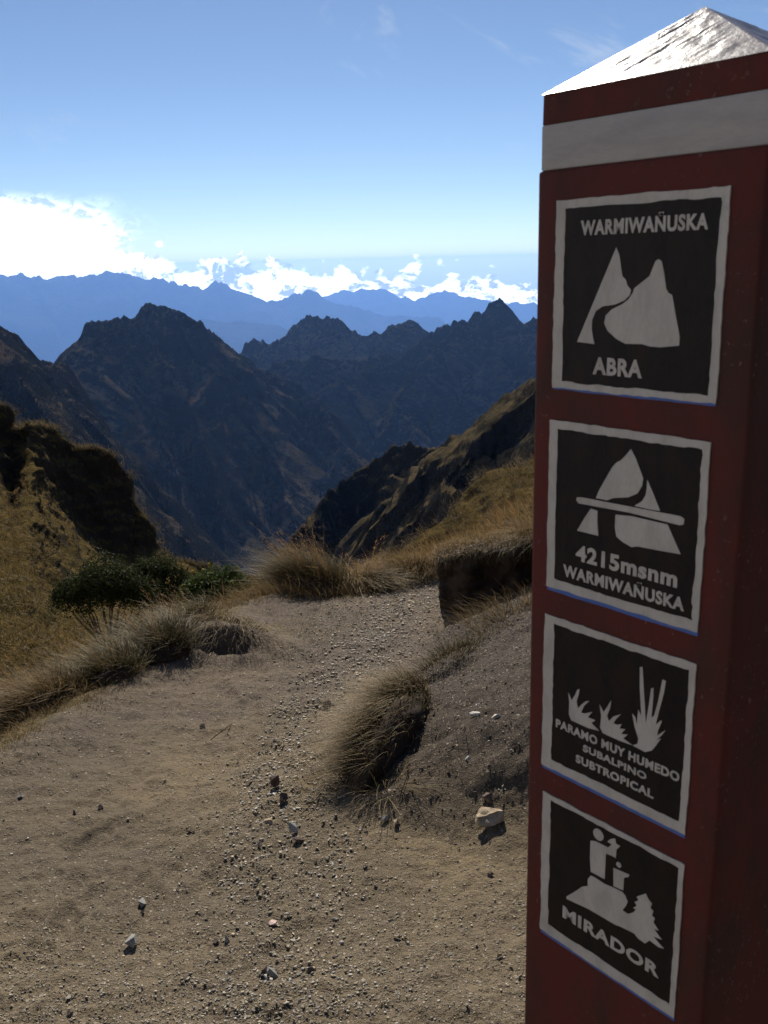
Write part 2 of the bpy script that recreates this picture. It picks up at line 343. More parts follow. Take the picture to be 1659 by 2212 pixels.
def ground_h(x, y, fine=True):
    x = np.asarray(x, float); y = np.asarray(y, float)
    z = -0.13 * y + np.where(y < 0, 0.10 * y, 0)
    wl = edge_left(y) + 0.07 * vnoise(y * 2.1, x * 0 + 3.3, seed=5)
    dl = np.clip(wl - x, 0, None)
    z = z - np.where(dl < 0.18, 0.15 * dl, 0.027 + 0.62 * (np.minimum(dl, 1.5) - 0.18) + 0.25 * np.clip(dl - 1.5, 0, 6))
    # a low rounded lip of soil along the left edge
    z = z + 0.05 * np.exp(-((x - wl - 0.10) / 0.16) ** 2) * sstep(2.5, 4.0, y)
    wr = edge_right(y) + 0.06 * vnoise(y * 2.7, x * 0 + 8.3, seed=9)
    dr = np.clip(x - wr, 0, None)
    bank = sstep(2.45, 3.3, y)
    z = z + bank * (0.42 * np.minimum(dr, 0.9) + 0.30 * np.clip(dr - 0.9, 0, 3.0)) * sstep(0, 0.25, dr + 0.05)
    yc = 6.75 + 0.9 * np.clip(x + 0.2, -0.8, 3) * np.where(x > -0.2, 1.0, 0.45) + 0.12 * vnoise(x * 1.7, y * 0 + 1.1, seed=12)
    dc = np.clip(y - yc, 0, None)
    z = z - 0.34 * np.clip(dc - 0.25, 0, None) ** 1.15
    # worn hollow in the middle of the trail, soil mound at the left edge
    mid = np.exp(-((x - (edge_left(y) * 0.45 + wr * 0.55)) / 0.55) ** 2)
    z = z - 0.035 * mid * sstep(1.0, 3.0, y)
    mx, my = MOUND
    z = z + 0.15 * np.exp(-(((x - mx) / 0.33) ** 2 + ((y - my) / 0.26) ** 2))
    z = z - 0.13 * np.exp(-(((x - mx + 0.00) / 0.16) ** 2 + ((y - my + 0.15) / 0.07) ** 2))
    if fine:
        z = z + 0.022 * fbm(x * 1.6, y * 1.6, oct=4, seed=3) + 0.016 * fbm(x * 7, y * 7, oct=4, gain=0.6, seed=4) + 0.006 * ridged(x * 5 + y, y * 13, oct=3, seed=6)
        for (bx, by, ba, bl, bw, bd) in PRINTS:
            ca, sa = math.cos(ba), math.sin(ba); u = ((x - bx) * ca + (y - by) * sa) / bl; v = (-(x - bx) * sa + (y - by) * ca) / bw
            q = u * u + v * v; z = z - bd * np.exp(-q ** 2 * 1.2) + bd * 0.5 * np.exp(-((np.sqrt(q) - 1.25) / 0.22) ** 2)
        z = z + bank * sstep(0, 0.3, dr) * (0.030 * fbm(x * 6, y * 6, oct=4, seed=21))
        z = z + 0.012 * np.maximum(0, fbm(x * 30, y * 30, oct=3, gain=0.6, seed=14) - 0.05)
    return z
def gp(px, py, lift=0.0):
    """where the line of sight through (px, py) meets the near ground"""
    w = ray(px, py); t = np.linspace(0.8, 30, 1500)
    X = w[0] * t; Y = w[1] * t; Z = EYE + w[2] * t
    hit = np.nonzero(Z < ground_h(X, Y, False))[0]
    i = hit[0] if len(hit) else 400
    return np.array([X[i], Y[i], float(ground_h(X[i], Y[i])) + lift])
MOUND = (-0.98, 5.25)

def build_ground():
    az = np.radians(np.concatenate([np.arange(-180, -60, 6), np.arange(-60, -33, 1.0), np.arange(-33, 20, 0.14), np.arange(20, 60, 1.0), np.arange(60, 180.1, 6)]))
    r = np.concatenate([np.array([0.02, 0.3, 0.7, 1.1, 1.4]), np.geomspace(1.6, 14, 440)])
    A, Rr = np.meshgrid(az, r)
    X = np.sin(A) * Rr; Y = np.cos(A) * Rr
    Z = ground_h(X, Y)
    wl = edge_left(Y); wr = edge_right(Y)
    soil = sstep(0, 0.2, X - wr + 0.1 * fbm(X * 5, Y * 5, seed=33)) * sstep(2.4, 3.3, Y)
    yc = 6.75 + 0.9 * np.clip(X + 0.2, -0.8, 3) * np.where(X > -0.2, 1.0, 0.45)
    turf = np.maximum(sstep(-0.06, 0.10, wl + 0.04 - X + 0.14 * fbm(X * 4, Y * 4, seed=31)), sstep(-0.1, 0.2, Y - yc + 0.3 * fbm(X * 3, Y * 3, seed=35)))
    turf = np.maximum(turf, 0.55 * np.exp(-(((X - MOUND[0] - 0.2) / 0.55) ** 2 + ((Y - MOUND[1] - 0.4) / 0.4) ** 2)) * (fbm(X * 7, Y * 7, seed=38) > -0.15))
    cg = np.interp(Y, [1.6, 2.3, 2.9, 3.6, 4.6, 6.0, 7.0], [-0.30, -0.30, -0.42, -0.42, -0.28, 0.05, 0.30])
    grit = np.clip(0.9 * np.exp(-((X - cg) / (0.25 + 0.05 * Y)) ** 2) + 0.75 * sstep(2.7, 2.1, Y) + 0.35 * fbm(X * 2, Y * 2, oct=3, seed=55), 0, 1)
    o = mesh_np('trail_ground', np.stack([X, Y, Z], -1).reshape(-1, 3), grid_faces(len(az), len(r)), M['dirt'], True,
                dict(soil=soil, turf=turf, grit=grit))
    tag(o, 'stony dirt trail running down from the pass', kind='structure')
build_ground()

# ------------------------------------------------------------------ hills as ruled lattices
def lattice(name, cols, nu, nv, amp, freq, mat, back=30.0, backdrop=25.0, seed=0, label=None, crag=0.0):
    """cols: columns left to right, each a list of (px, py, r) from the crest down; builds the facing slope and the slope behind"""
    C = [np.array([P(*q) for q in c]) for c in cols]
    nr = len(C[0])
    G = np.stack(C, 0)                                     # columns x rows x 3
    # chord-length parameter over columns, Catmull-Rom like smoothing by dense linear + blur
    def resample(A, n, axis):
        A = np.moveaxis(A, axis, 0); m = len(A)
        d = np.linalg.norm(np.diff(A, axis=0), axis=-1).reshape(m - 1, -1).mean(1); s = np.concatenate([[0], np.cumsum(d ** 0.8)]); s /= s[-1]
        t = np.linspace(0, 1, n); i = np.clip(np.searchsorted(s, t, 'right') - 1, 0, m - 2)
        f = ((t - s[i]) / (s[i + 1] - s[i])).reshape((-1,) + (1,) * (A.ndim - 1))
        p0 = A[np.clip(i - 1, 0, m - 1)]; p1 = A[i]; p2 = A[i + 1]; p3 = A[np.clip(i + 2, 0, m - 1)]
        lin = p1 + (p2 - p1) * f
        cr = 0.5 * (2 * p1 + (p2 - p0) * f + (2 * p0 - 5 * p1 + 4 * p2 - p3) * f ** 2 + (3 * p1 - p0 - 3 * p2 + p3) * f ** 3)
        return np.moveaxis(lin * 0.6 + cr * 0.4, 0, axis)
    G = resample(G, nu, 0); G = resample(G, nv, 1)         # nu x nv x 3
    du = np.gradient(G, axis=0); dv = np.gradient(G, axis=1)
    N = np.cross(du, dv); N /= np.linalg.norm(N, axis=-1, keepdims=True) + 1e-9
    N *= np.sign(N[..., 2:3]) + (N[..., 2:3] == 0)
    X, Y, Z = G[..., 0], G[..., 1], G[..., 2]
    n = fbm(X * freq, Y * freq, Z * freq, 5, 0.55, seed) * amp
    G = G + N * n[..., None]
    if crag:
        steep = sstep(0.68, 0.42, np.abs(N[..., 2]))
        cr = 0.55 * fbm(X * 0.9, Y * 0.9, Z * 0.7, 5, 0.6, seed + 40) + 0.30 * ridged(X * 0.8 + Z * 0.3, Y * 0.8, Z * 1.6, 4, 0.55, seed + 41)
        G = G + N * (crag * cr * steep)[..., None]
        G[:, :8, 2] += 0.45 * (fbm(X[:, :8] * 0.9, Y[:, :8] * 0.9, 0.0, 4, 0.6, seed + 44)) * np.linspace(1, 0, 8)[None]
    crest = G[:, 0]; rad = crest[:, :2] / np.linalg.norm(crest[:, :2], axis=1, keepdims=True)
    b1 = crest + np.concatenate([rad * back * 0.2, np.full((nu, 1), -backdrop * 0.12)], 1)
    b2 = crest + np.concatenate([rad * back, np.full((nu, 1), -backdrop)], 1)
    G2 = np.concatenate([b2[:, None], b1[:, None], G], 1)
    f = grid_faces(G2.shape[1], nu)
    o = mesh_np(name, G2.reshape(-1, 3), f, mat, True); tag(o, label, kind='structure')
    return G, N

# ------------------------------------------------------------------ mountains from ridges and spurs
def field(X, Y, ridges, seed=0):
    H = np.full(X.shape, -1e9)
    for ri, rd in enumerate(ridges):
        pts = np.array([P(*q) for q in rd['p']]); s = rd.get('s', 0.95); arc = 0.0
        best = np.full(X.shape, -1e9); D = np.zeros_like(X); A = np.zeros_like(X)
        for a, b in zip(pts[:-1], pts[1:]):
            dx, dy = b[0] - a[0], b[1] - a[1]; L2 = dx * dx + dy * dy + 1e-9
            t = np.clip(((X - a[0]) * dx + (Y - a[1]) * dy) / L2, 0, 1)
            d = np.hypot(X - a[0] - t * dx, Y - a[1] - t * dy)
            h = a[2] + t * (b[2] - a[2]) - s * d
            w = h > best
            best = np.where(w, h, best); D = np.where(w, d, D); A = np.where(w, arc + t * math.sqrt(L2), A)
            arc += math.sqrt(L2)
        gw = rd.get('gw', 30.0); k = rd.get('shear', 0.0); ga = rd.get('ga', 6.0)
        co = (A - k * D) / gw + 0.35 * fbm(X / gw * 0.7, Y / gw * 0.7, seed=seed + ri)
        gul = ridged(co, D / (gw * 7), oct=4, gain=0.55, seed=seed + 3 * ri)
        best = best + ga * gul * sstep(0, rd.get('d0', 40.0), D) - ga * 0.3 * sstep(0, rd.get('d0', 40.0), D)
        jag = rd.get('jag', 2.0)
        if jag: best = best + jag * fbm(X / rd.get('jw', 9.0), Y / rd.get('jw', 9.0), oct=4, gain=0.6, seed=seed + 50 + ri) * np.exp(-D / rd.get('jd', 25.0))
        H = np.maximum(H, best)
    return H
def mountain(name, az0, az1, r0, r1, nx, ny, ridges, mat, floor, rough=1.5, rw=12.0, seed=0, label=None):
    a = np.radians(np.linspace(az0, az1, nx)); r = np.linspace(r0, r1, ny)
    A, Rr = np.meshgrid(a, r); X = np.sin(A) * Rr; Y = np.cos(A) * Rr
    wx = rw * 1.2 * fbm(X / (rw * 4), Y / (rw * 4), oct=3, seed=seed + 77); wy = rw * 1.2 * fbm(X / (rw * 4) + 9, Y / (rw * 4) - 4, oct=3, seed=seed + 78)
    H = field(X + wx * 0.5, Y + wy * 0.5, ridges, seed)
    H = H + rough * fbm(X / rw, Y / rw, oct=5, gain=0.58, seed=seed + 90)
    H = np.maximum(H, floor + 0.3 * rough * fbm(X / rw, Y / rw, oct=4, seed=seed + 91))
    o = mesh_np(name, np.stack([X, Y, H], -1).reshape(-1, 3), grid_faces(nx, ny), mat, True)
    return tag(o, label, kind='structure')

def build_hills():
    # golden hillside on the left: crest, foot of the rock band, then grass down to the gully
    cols = [
        [(-420, 640, 30.1), (-420, 720, 28.5), (-420, 980, 21.0), (-420, 1300, 14.5), (-420, 1600, 10.0)],
        [(-180, 780, 30.1), (-180, 880, 28.5), (-180, 1030, 21.0), (-180, 1300, 14.5), (-180, 1560, 10.0)],
        [(-40, 862, 30.7), (-40, 1010, 28.5), (-40, 1110, 21.0), (-40, 1300, 14.5), (-40, 1540, 10.0)],
        [(0, 885, 30.7), (0, 1050, 28.5), (0, 1130, 21.0), (0, 1300, 14.5), (0, 1530, 10.0)],
        [(28, 918, 30.7), (28, 1080, 28.5), (28, 1140, 21.0), (28, 1300, 14.5), (28, 1520, 10.0)],
        [(60, 912, 30.1), (60, 1015, 28.5), (60, 1130, 21.0), (60, 1310, 14.5), (60, 1510, 10.0)],
        [(110, 920, 31.6), (102, 1060, 30.0), (110, 1180, 22.5), (110, 1330, 14.5), (110, 1500, 10.0)],
        [(160, 945, 31.6), (152, 1120, 30.0), (160, 1230, 22.5), (160, 1350, 14.5), (160, 1490, 10.0)],
        [(205, 962, 31.6), (197, 1165, 30.0), (205, 1260, 22.5), (205, 1370, 14.5), (205, 1480, 10.0)],
        [(240, 982, 31.6), (232, 1195, 30.0), (240, 1280, 22.5), (240, 1380, 14.5), (240, 1470, 10.0)],
        [(285, 1035, 31.6), (277, 1218, 30.0), (285, 1300, 22.5), (285, 1385, 14.5), (285, 1465, 10.0)],
        [(288, 1085, 31.6), (280, 1236, 30.0), (288, 1310, 22.5), (288, 1390, 14.5), (288, 1460, 10.0)],
        [(330, 1160, 31.6), (330, 1240, 30.0), (330, 1320, 22.5), (330, 1390, 14.5), (330, 1455, 10.0)],
        [(372, 1200, 31.6), (372, 1246, 30.0), (372, 1325, 22.5), (372, 1390, 14.5), (372, 1450, 10.0)],
        [(430, 1230, 31.6), (430, 1262, 30.0), (430, 1330, 22.5), (450, 1390, 14.5), (460, 1445, 10.0)],
        [(500, 1244, 31.6), (500, 1280, 30.0), (500, 1335, 22.5), (520, 1390, 14.5), (530, 1440, 10.0)],
        [(570, 1250, 31.6), (570, 1290, 30.0), (570, 1340, 22.5), (590, 1390, 14.5), (600, 1440, 10.0)],
        [(680, 1262, 31.6), (680, 1300, 30.0), (680, 1345, 22.5), (700, 1390, 14.5), (710, 1440, 10.0)],
    ]
    G1 = lattice('left_hillside', cols, 340, 260, 0.34, 0.75, M['near_hill'], 30, 22, 3, 'golden grass hillside with a dark rock band on the left', 0.6)
    # golden slope on the right, behind the bank
    cols = [
        [(560, 1290, 24), (560, 1310, 20), (560, 1325, 15), (560, 1345, 11)],
        [(760, 1236, 24), (750, 1268, 20), (740, 1292, 15), (740, 1330, 10)],
        [(850, 1198, 24), (850, 1240, 20), (850, 1268, 15), (850, 1310, 10)],
        [(905, 1158, 24), (910, 1215, 20), (915, 1250, 15), (930, 1300, 10)],
        [(960, 1110, 24), (970, 1185, 20), (980, 1230, 15), (990, 1290, 10)],
        [(1010, 1070, 24), (1020, 1160, 20), (1030, 1215, 15), (1040, 1280, 10)],
        [(1080, 1012, 24), (1085, 1115, 20), (1090, 1190, 15), (1100, 1270, 10)],
        [(1145, 985, 24), (1145, 1090, 20), (1150, 1170, 15), (1160, 1260, 10)],
        [(1240, 930, 24), (1240, 1050, 20), (1240, 1150, 15), (1240, 1260, 10)],
        [(1450, 820, 24), (1450, 980, 20), (1450, 1120, 15), (1450, 1260, 10)],
    ]
    G2 = lattice('right_hillside', cols, 220, 160, 0.35, 0.8, M['near_hill'], 18, 22, 8, 'golden grass slope rising on the right behind the bank')
    return G1, G2
HILL_L, HILL_R = build_hills()

def build_mountains():
    # rocky spur with strips of grass, right middle distance
    R1 = [dict(p=[(1500, 560, 118), (1300, 700, 124), (1145, 820, 130), (1100, 845, 134), (1050, 885, 140), (1000, 930, 146), (960, 962, 150), (930, 985, 154)], s=1.1, gw=8, ga=8.0, shear=0.45, d0=14, jag=1.2, jw=4, jd=8),
          dict(p=[(985, 955, 172), (935, 962, 174), (910, 960, 175), (880, 972, 176), (830, 988, 178), (800, 1008, 178), (760, 1040, 176), (735, 1072, 172), (700, 1100, 166), (670, 1132, 160), (640, 1160, 154), (600, 1215, 144)], s=1.15, gw=8, ga=7.5, shear=0.55, d0=12, jag=3.2, jw=4.5, jd=8)]
    mountain('rocky_spur', -16, 30, 70, 240, 460, 300, R1, M['spur'], -95, 1.1, 7.0, 11, 'dark rocky spur striped with pale grass on the right')
    # left edge mountain
    A = [dict(p=[(-420, 480, 440), (-200, 575, 455), (-80, 630, 470), (0, 682, 500), (25, 705, 505), (50, 720, 510), (75, 752, 515), (95, 772, 520), (140, 790, 540), (168, 850, 540), (190, 930, 530), (205, 990, 520), (225, 1060, 500)], s=1.5, gw=26, ga=12, shear=0.4, d0=30, jag=5, jw=12, jd=14),
         dict(p=[(0, 682, 500), (40, 790, 462), (105, 900, 424), (160, 1000, 395)], s=1.5, gw=24, ga=7, shear=-0.3, d0=25, jag=2)]
    mountain('shadowed_mountain', -40, -3, 300, 640, 330, 220, A, M['mountain'], -430, 1.8, 16, 23, 'dark mountainside at the left edge of the valley')
    # central peak
    B = [dict(p=[(40, 930, 740), (135, 782, 800), (165, 748, 830), (190, 725, 850), (200, 700, 858), (215, 692, 865), (240, 690, 872), (262, 692, 880), (290, 680, 890), (310, 658, 900), (345, 654, 905), (370, 662, 910), (400, 675, 915), (435, 700, 920), (470, 730, 930), (505, 755, 945), (560, 792, 960), (620, 818, 970), (680, 855, 960), (715, 900, 930), (735, 960, 890), (710, 1020, 840), (670, 1080, 800), (640, 1150, 760)], s=1.12, gw=42, ga=24, shear=0.35, d0=40, jag=8, jw=10, jd=18),
         dict(p=[(330, 660, 900), (345, 760, 850), (405, 900, 790), (470, 1050, 720), (500, 1220, 660)], s=1.15, gw=30, ga=13, shear=0.5, d0=30, jag=3),
         dict(p=[(225, 695, 865), (255, 800, 830), (330, 950, 770), (385, 1090, 705), (420, 1200, 660)], s=1.15, gw=30, ga=13, shear=0.5, d0=30, jag=3),
         dict(p=[(470, 730, 930), (500, 800, 905), (560, 900, 860), (610, 1000, 800), (640, 1100, 740)], s=1.15, gw=34, ga=11, shear=0.4, d0=40, jag=3),
         dict(p=[(560, 792, 960), (620, 880, 920), (680, 960, 880)], s=1.15, gw=30, ga=8, shear=0.4, d0=40, jag=3)]
    mountain('central_peak', -27, 9, 560, 1180, 440, 330, B, M['mountain'], -265, 2.6, 24, 37, 'dark rocky peak in the middle of the valley')
    # the group behind and to the right
    D = [dict(p=[(880, 800, 1240), (925, 716, 1270), (950, 703, 1280), (985, 700, 1290), (1000, 688, 1300), (1040, 680, 1310), (1053, 662, 1315), (1075, 652, 1320), (1098, 672, 1320), (1115, 690, 1310), (1145, 690, 1300), (1200, 680, 1280), (1300, 640, 1250), (1420, 560, 1200)], s=1.1, gw=55, ga=24, shear=-0.3, d0=50, jag=11, jw=11, jd=20),
         dict(p=[(925, 716, 1270), (872, 765, 1240), (832, 792, 1210), (795, 850, 1180), (745, 822, 1150), (720, 828, 1140), (690, 848, 1130), (640, 830, 1120)], s=0.85, gw=36, ga=9, d0=30, jag=6),
         dict(p=[(985, 700, 1290), (950, 742, 1230), (890, 805, 1160), (850, 870, 1105), (822, 930, 1065), (790, 985, 1030), (720, 1040, 960)], s=1.1, gw=34, ga=11, d0=30, jag=4),
         dict(p=[(850, 875, 1105), (890, 925, 1070), (930, 1000, 1020)], s=0.95, gw=34, ga=8, d0=30, jag=3),
         dict(p=[(1075, 652, 1320), (1062, 760, 1255), (1005, 850, 1185), (955, 945, 1110), (940, 1010, 1050)], s=0.95, gw=40, ga=12, d0=40, jag=4),
         dict(p=[(1160, 690, 1300), (1150, 790, 1230), (1110, 900, 1150)], s=0.95, gw=40, ga=12, d0=40, jag=4),
         dict(p=[(560, 800, 1170), (590, 785, 1180), (650, 775, 1190), (720, 780, 1200), (790, 772, 1210), (850, 765, 1240)], s=0.85, gw=40, ga=12, d0=40, jag=7, jw=14)]
    mountain('right_peak', -8, 26, 900, 1420, 430, 290, D, M['mountain'], -270, 3.2, 26, 51, 'dark peak with a long spur on the right of the valley')
    C = [dict(p=[(440, 900, 1400), (500, 790, 1450), (528, 752, 1480), (545, 737, 1490), (575, 738, 1500), (603, 735, 1500), (615, 713, 1510), (640, 694, 1520), (670, 689, 1520), (700, 690, 1520), (722, 684, 1520), (740, 690, 1525), (762, 712, 1530), (800, 722, 1530), (830, 718, 1530), (850, 699, 1530), (885, 687, 1530), (908, 700, 1530), (925, 718, 1530), (960, 760, 1530), (1000, 860, 1530)], s=0.95, gw=60, ga=20, d0=60, jag=13, jw=11, jd=22)]
    mountain('jagged_ridge', -14, 14, 1330, 1680, 440, 150, C, M['mountain'], -250, 4.0, 22, 67, 'jagged dark ridge behind the central peak')
    # hazy ranges on the horizon
    far = dict(s=0.55, gw=900, ga=240, d0=1100, jw=270, jd=500)
    mountain('hazy_low_ridge', -18, 6, 7229, 9892, 260, 80, [dict(far, p=[(300, 720, 8370), (380, 700, 8465), (450, 688, 8560), (520, 690, 8560), (560, 695, 8560), (620, 706, 8465), (700, 740, 8370)], jag=37)], M['far'], -2088, 27, 278, 71, 'low blue ridge in the haze')
    mountain('long_hazy_range', -34, 6, 8537, 14105, 420, 90, [dict(far, p=[(-300, 606, 10764), (-150, 604, 10950), (-60, 592, 11136), (0, 588, 11136), (45, 598, 11136), (110, 599, 11136), (150, 596, 11136), (172, 592, 11136), (188, 588, 11136), (200, 590, 11136), (215, 586, 11136), (236, 598, 11136), (270, 601, 11136), (320, 608, 11228), (370, 612, 11321), (395, 617, 11321), (430, 622, 11321), (452, 609, 11321), (465, 609, 11321), (480, 613, 11414), (510, 630, 11507), (560, 645, 11692), (620, 662, 11692), (700, 700, 11507)], jag=94, jw=162, jd=371)], M['far'], -2784, 50, 371, 81, 'long blue range at the left of the horizon')
    mountain('hazy_peak', -12, 26, 9938, 13913, 340, 80, [dict(far, p=[(520, 700, 11429), (570, 652, 11595), (600, 650, 11595), (630, 634, 11595), (645, 629, 11595), (652, 631, 11595), (662, 624, 11595), (672, 632, 11595), (690, 637, 11595), (730, 650, 11595), (800, 663, 11595), (860, 680, 11595), (940, 690, 11512), (1000, 697, 11429), (1100, 712, 11429)], jag=71, jw=185, jd=371)], M['far'], -2784, 40, 371, 91, 'blue peak with two small summits on the horizon')
    mountain('farthest_range', -6, 32, 13210, 17274, 360, 60, [dict(far, p=[(560, 665, 15073), (640, 652, 15073), (690, 636, 15242), (740, 627, 15242), (775, 622, 15242), (812, 622, 15242), (835, 627, 15242), (858, 634, 15242), (880, 644, 15242), (930, 640, 15242), (975, 633, 15242), (1005, 643, 15242), (1040, 652, 15242), (1090, 656, 15242), (1120, 649, 15242), (1160, 658, 15242), (1260, 650, 15242), (1500, 660, 15242)], jag=94, jw=208, jd=464)], M['far'], -3248, 55, 464, 97, 'palest blue range farthest away')
    # valley floor and country round about; unseen slope behind raised to bounce warm light
    a = np.radians(np.linspace(0, 360, 97)); r = np.array([16, 40, 90, 200, 500, 1200, 3000, 8000, 17600.])
    A, Rr = np.meshgrid(a, r); X = np.sin(A) * Rr; Y = np.cos(A) * Rr
    front = sstep(-0.3, 0.35, np.cos(A))
    Z = -3.4 + 0.42 * np.minimum(Rr, 150) * sstep(-0.25, -0.8, np.cos(A)) - 0.05 * Rr * (1 - front) * sstep(-0.8, -0.2, np.cos(A)) - front * (0.62 * np.minimum(Rr, 520) + 0.12 * np.clip(Rr - 520, 0, 9000)) + 0.03 * np.minimum(Rr, 900) * fbm(A * 3, Rr / 900, seed=4)
    Z = np.maximum(Z, -3900)
    o = mesh_np('terrain', np.stack([X, Y, Z], -1).reshape(-1, 3), grid_faces(len(a), len(r)), M['pass'], True)
    tag(o, 'steep valley ground below the pass, with an unseen bounce slope behind', kind='structure')
build_mountains()

def build_haze():
    TOP_Z = 0.0
    for o in bpy.data.objects:
        if o.type == 'MESH':
            c = np.empty(len(o.data.vertices) * 3, np.float32); o.data.vertices.foreach_get('co', c); z = c[2::3].max()
            TOP_Z = max(TOP_Z, float(z) + 15)
    lo, hi = np.array([-18200, -18200, -4100.0]), np.array([18200, 18200, TOP_Z])
    bmh = bmesh.new(); bmesh.ops.create_cube(bmh, size=1)
    bmesh.ops.subdivide_edges(bmh, edges=bmh.edges[:], cuts=23, use_grid_fill=True)
    bmh.verts.ensure_lookup_table(); bmh.verts.index_update()
    v = [lo + (np.array(q.co) + 0.5) * (hi - lo) for q in bmh.verts]; f = [[q.index for q in p.verts] for p in bmh.faces]; bmh.free()
    m = bpy.data.materials.new('haze_air'); m.use_nodes = True; nt = m.node_tree; nt.nodes.clear()
    pv = nt.nodes.new('ShaderNodeVolumePrincipled'); out = nt.nodes.new('ShaderNodeOutputMaterial')
    pv.inputs['Color'].default_value = (0.23, 0.46, 1.0, 1); pv.inputs['Density'].default_value = 0.66e-4
    pv.inputs['Anisotropy'].default_value = 0.42
    for k in ('Density Attribute', 'Color Attribute', 'Temperature Attribute'):
        if k in pv.inputs: pv.inputs[k].default_value = ''
    nt.links.new(pv.outputs[0], out.inputs['Volume'])
    try: m.cycles.homogeneous_volume = True
    except Exception: pass
    o = mesh_np('haze', v, f, m); tag(o, 'thin blue haze filling the valley air', kind='stuff')
build_haze()

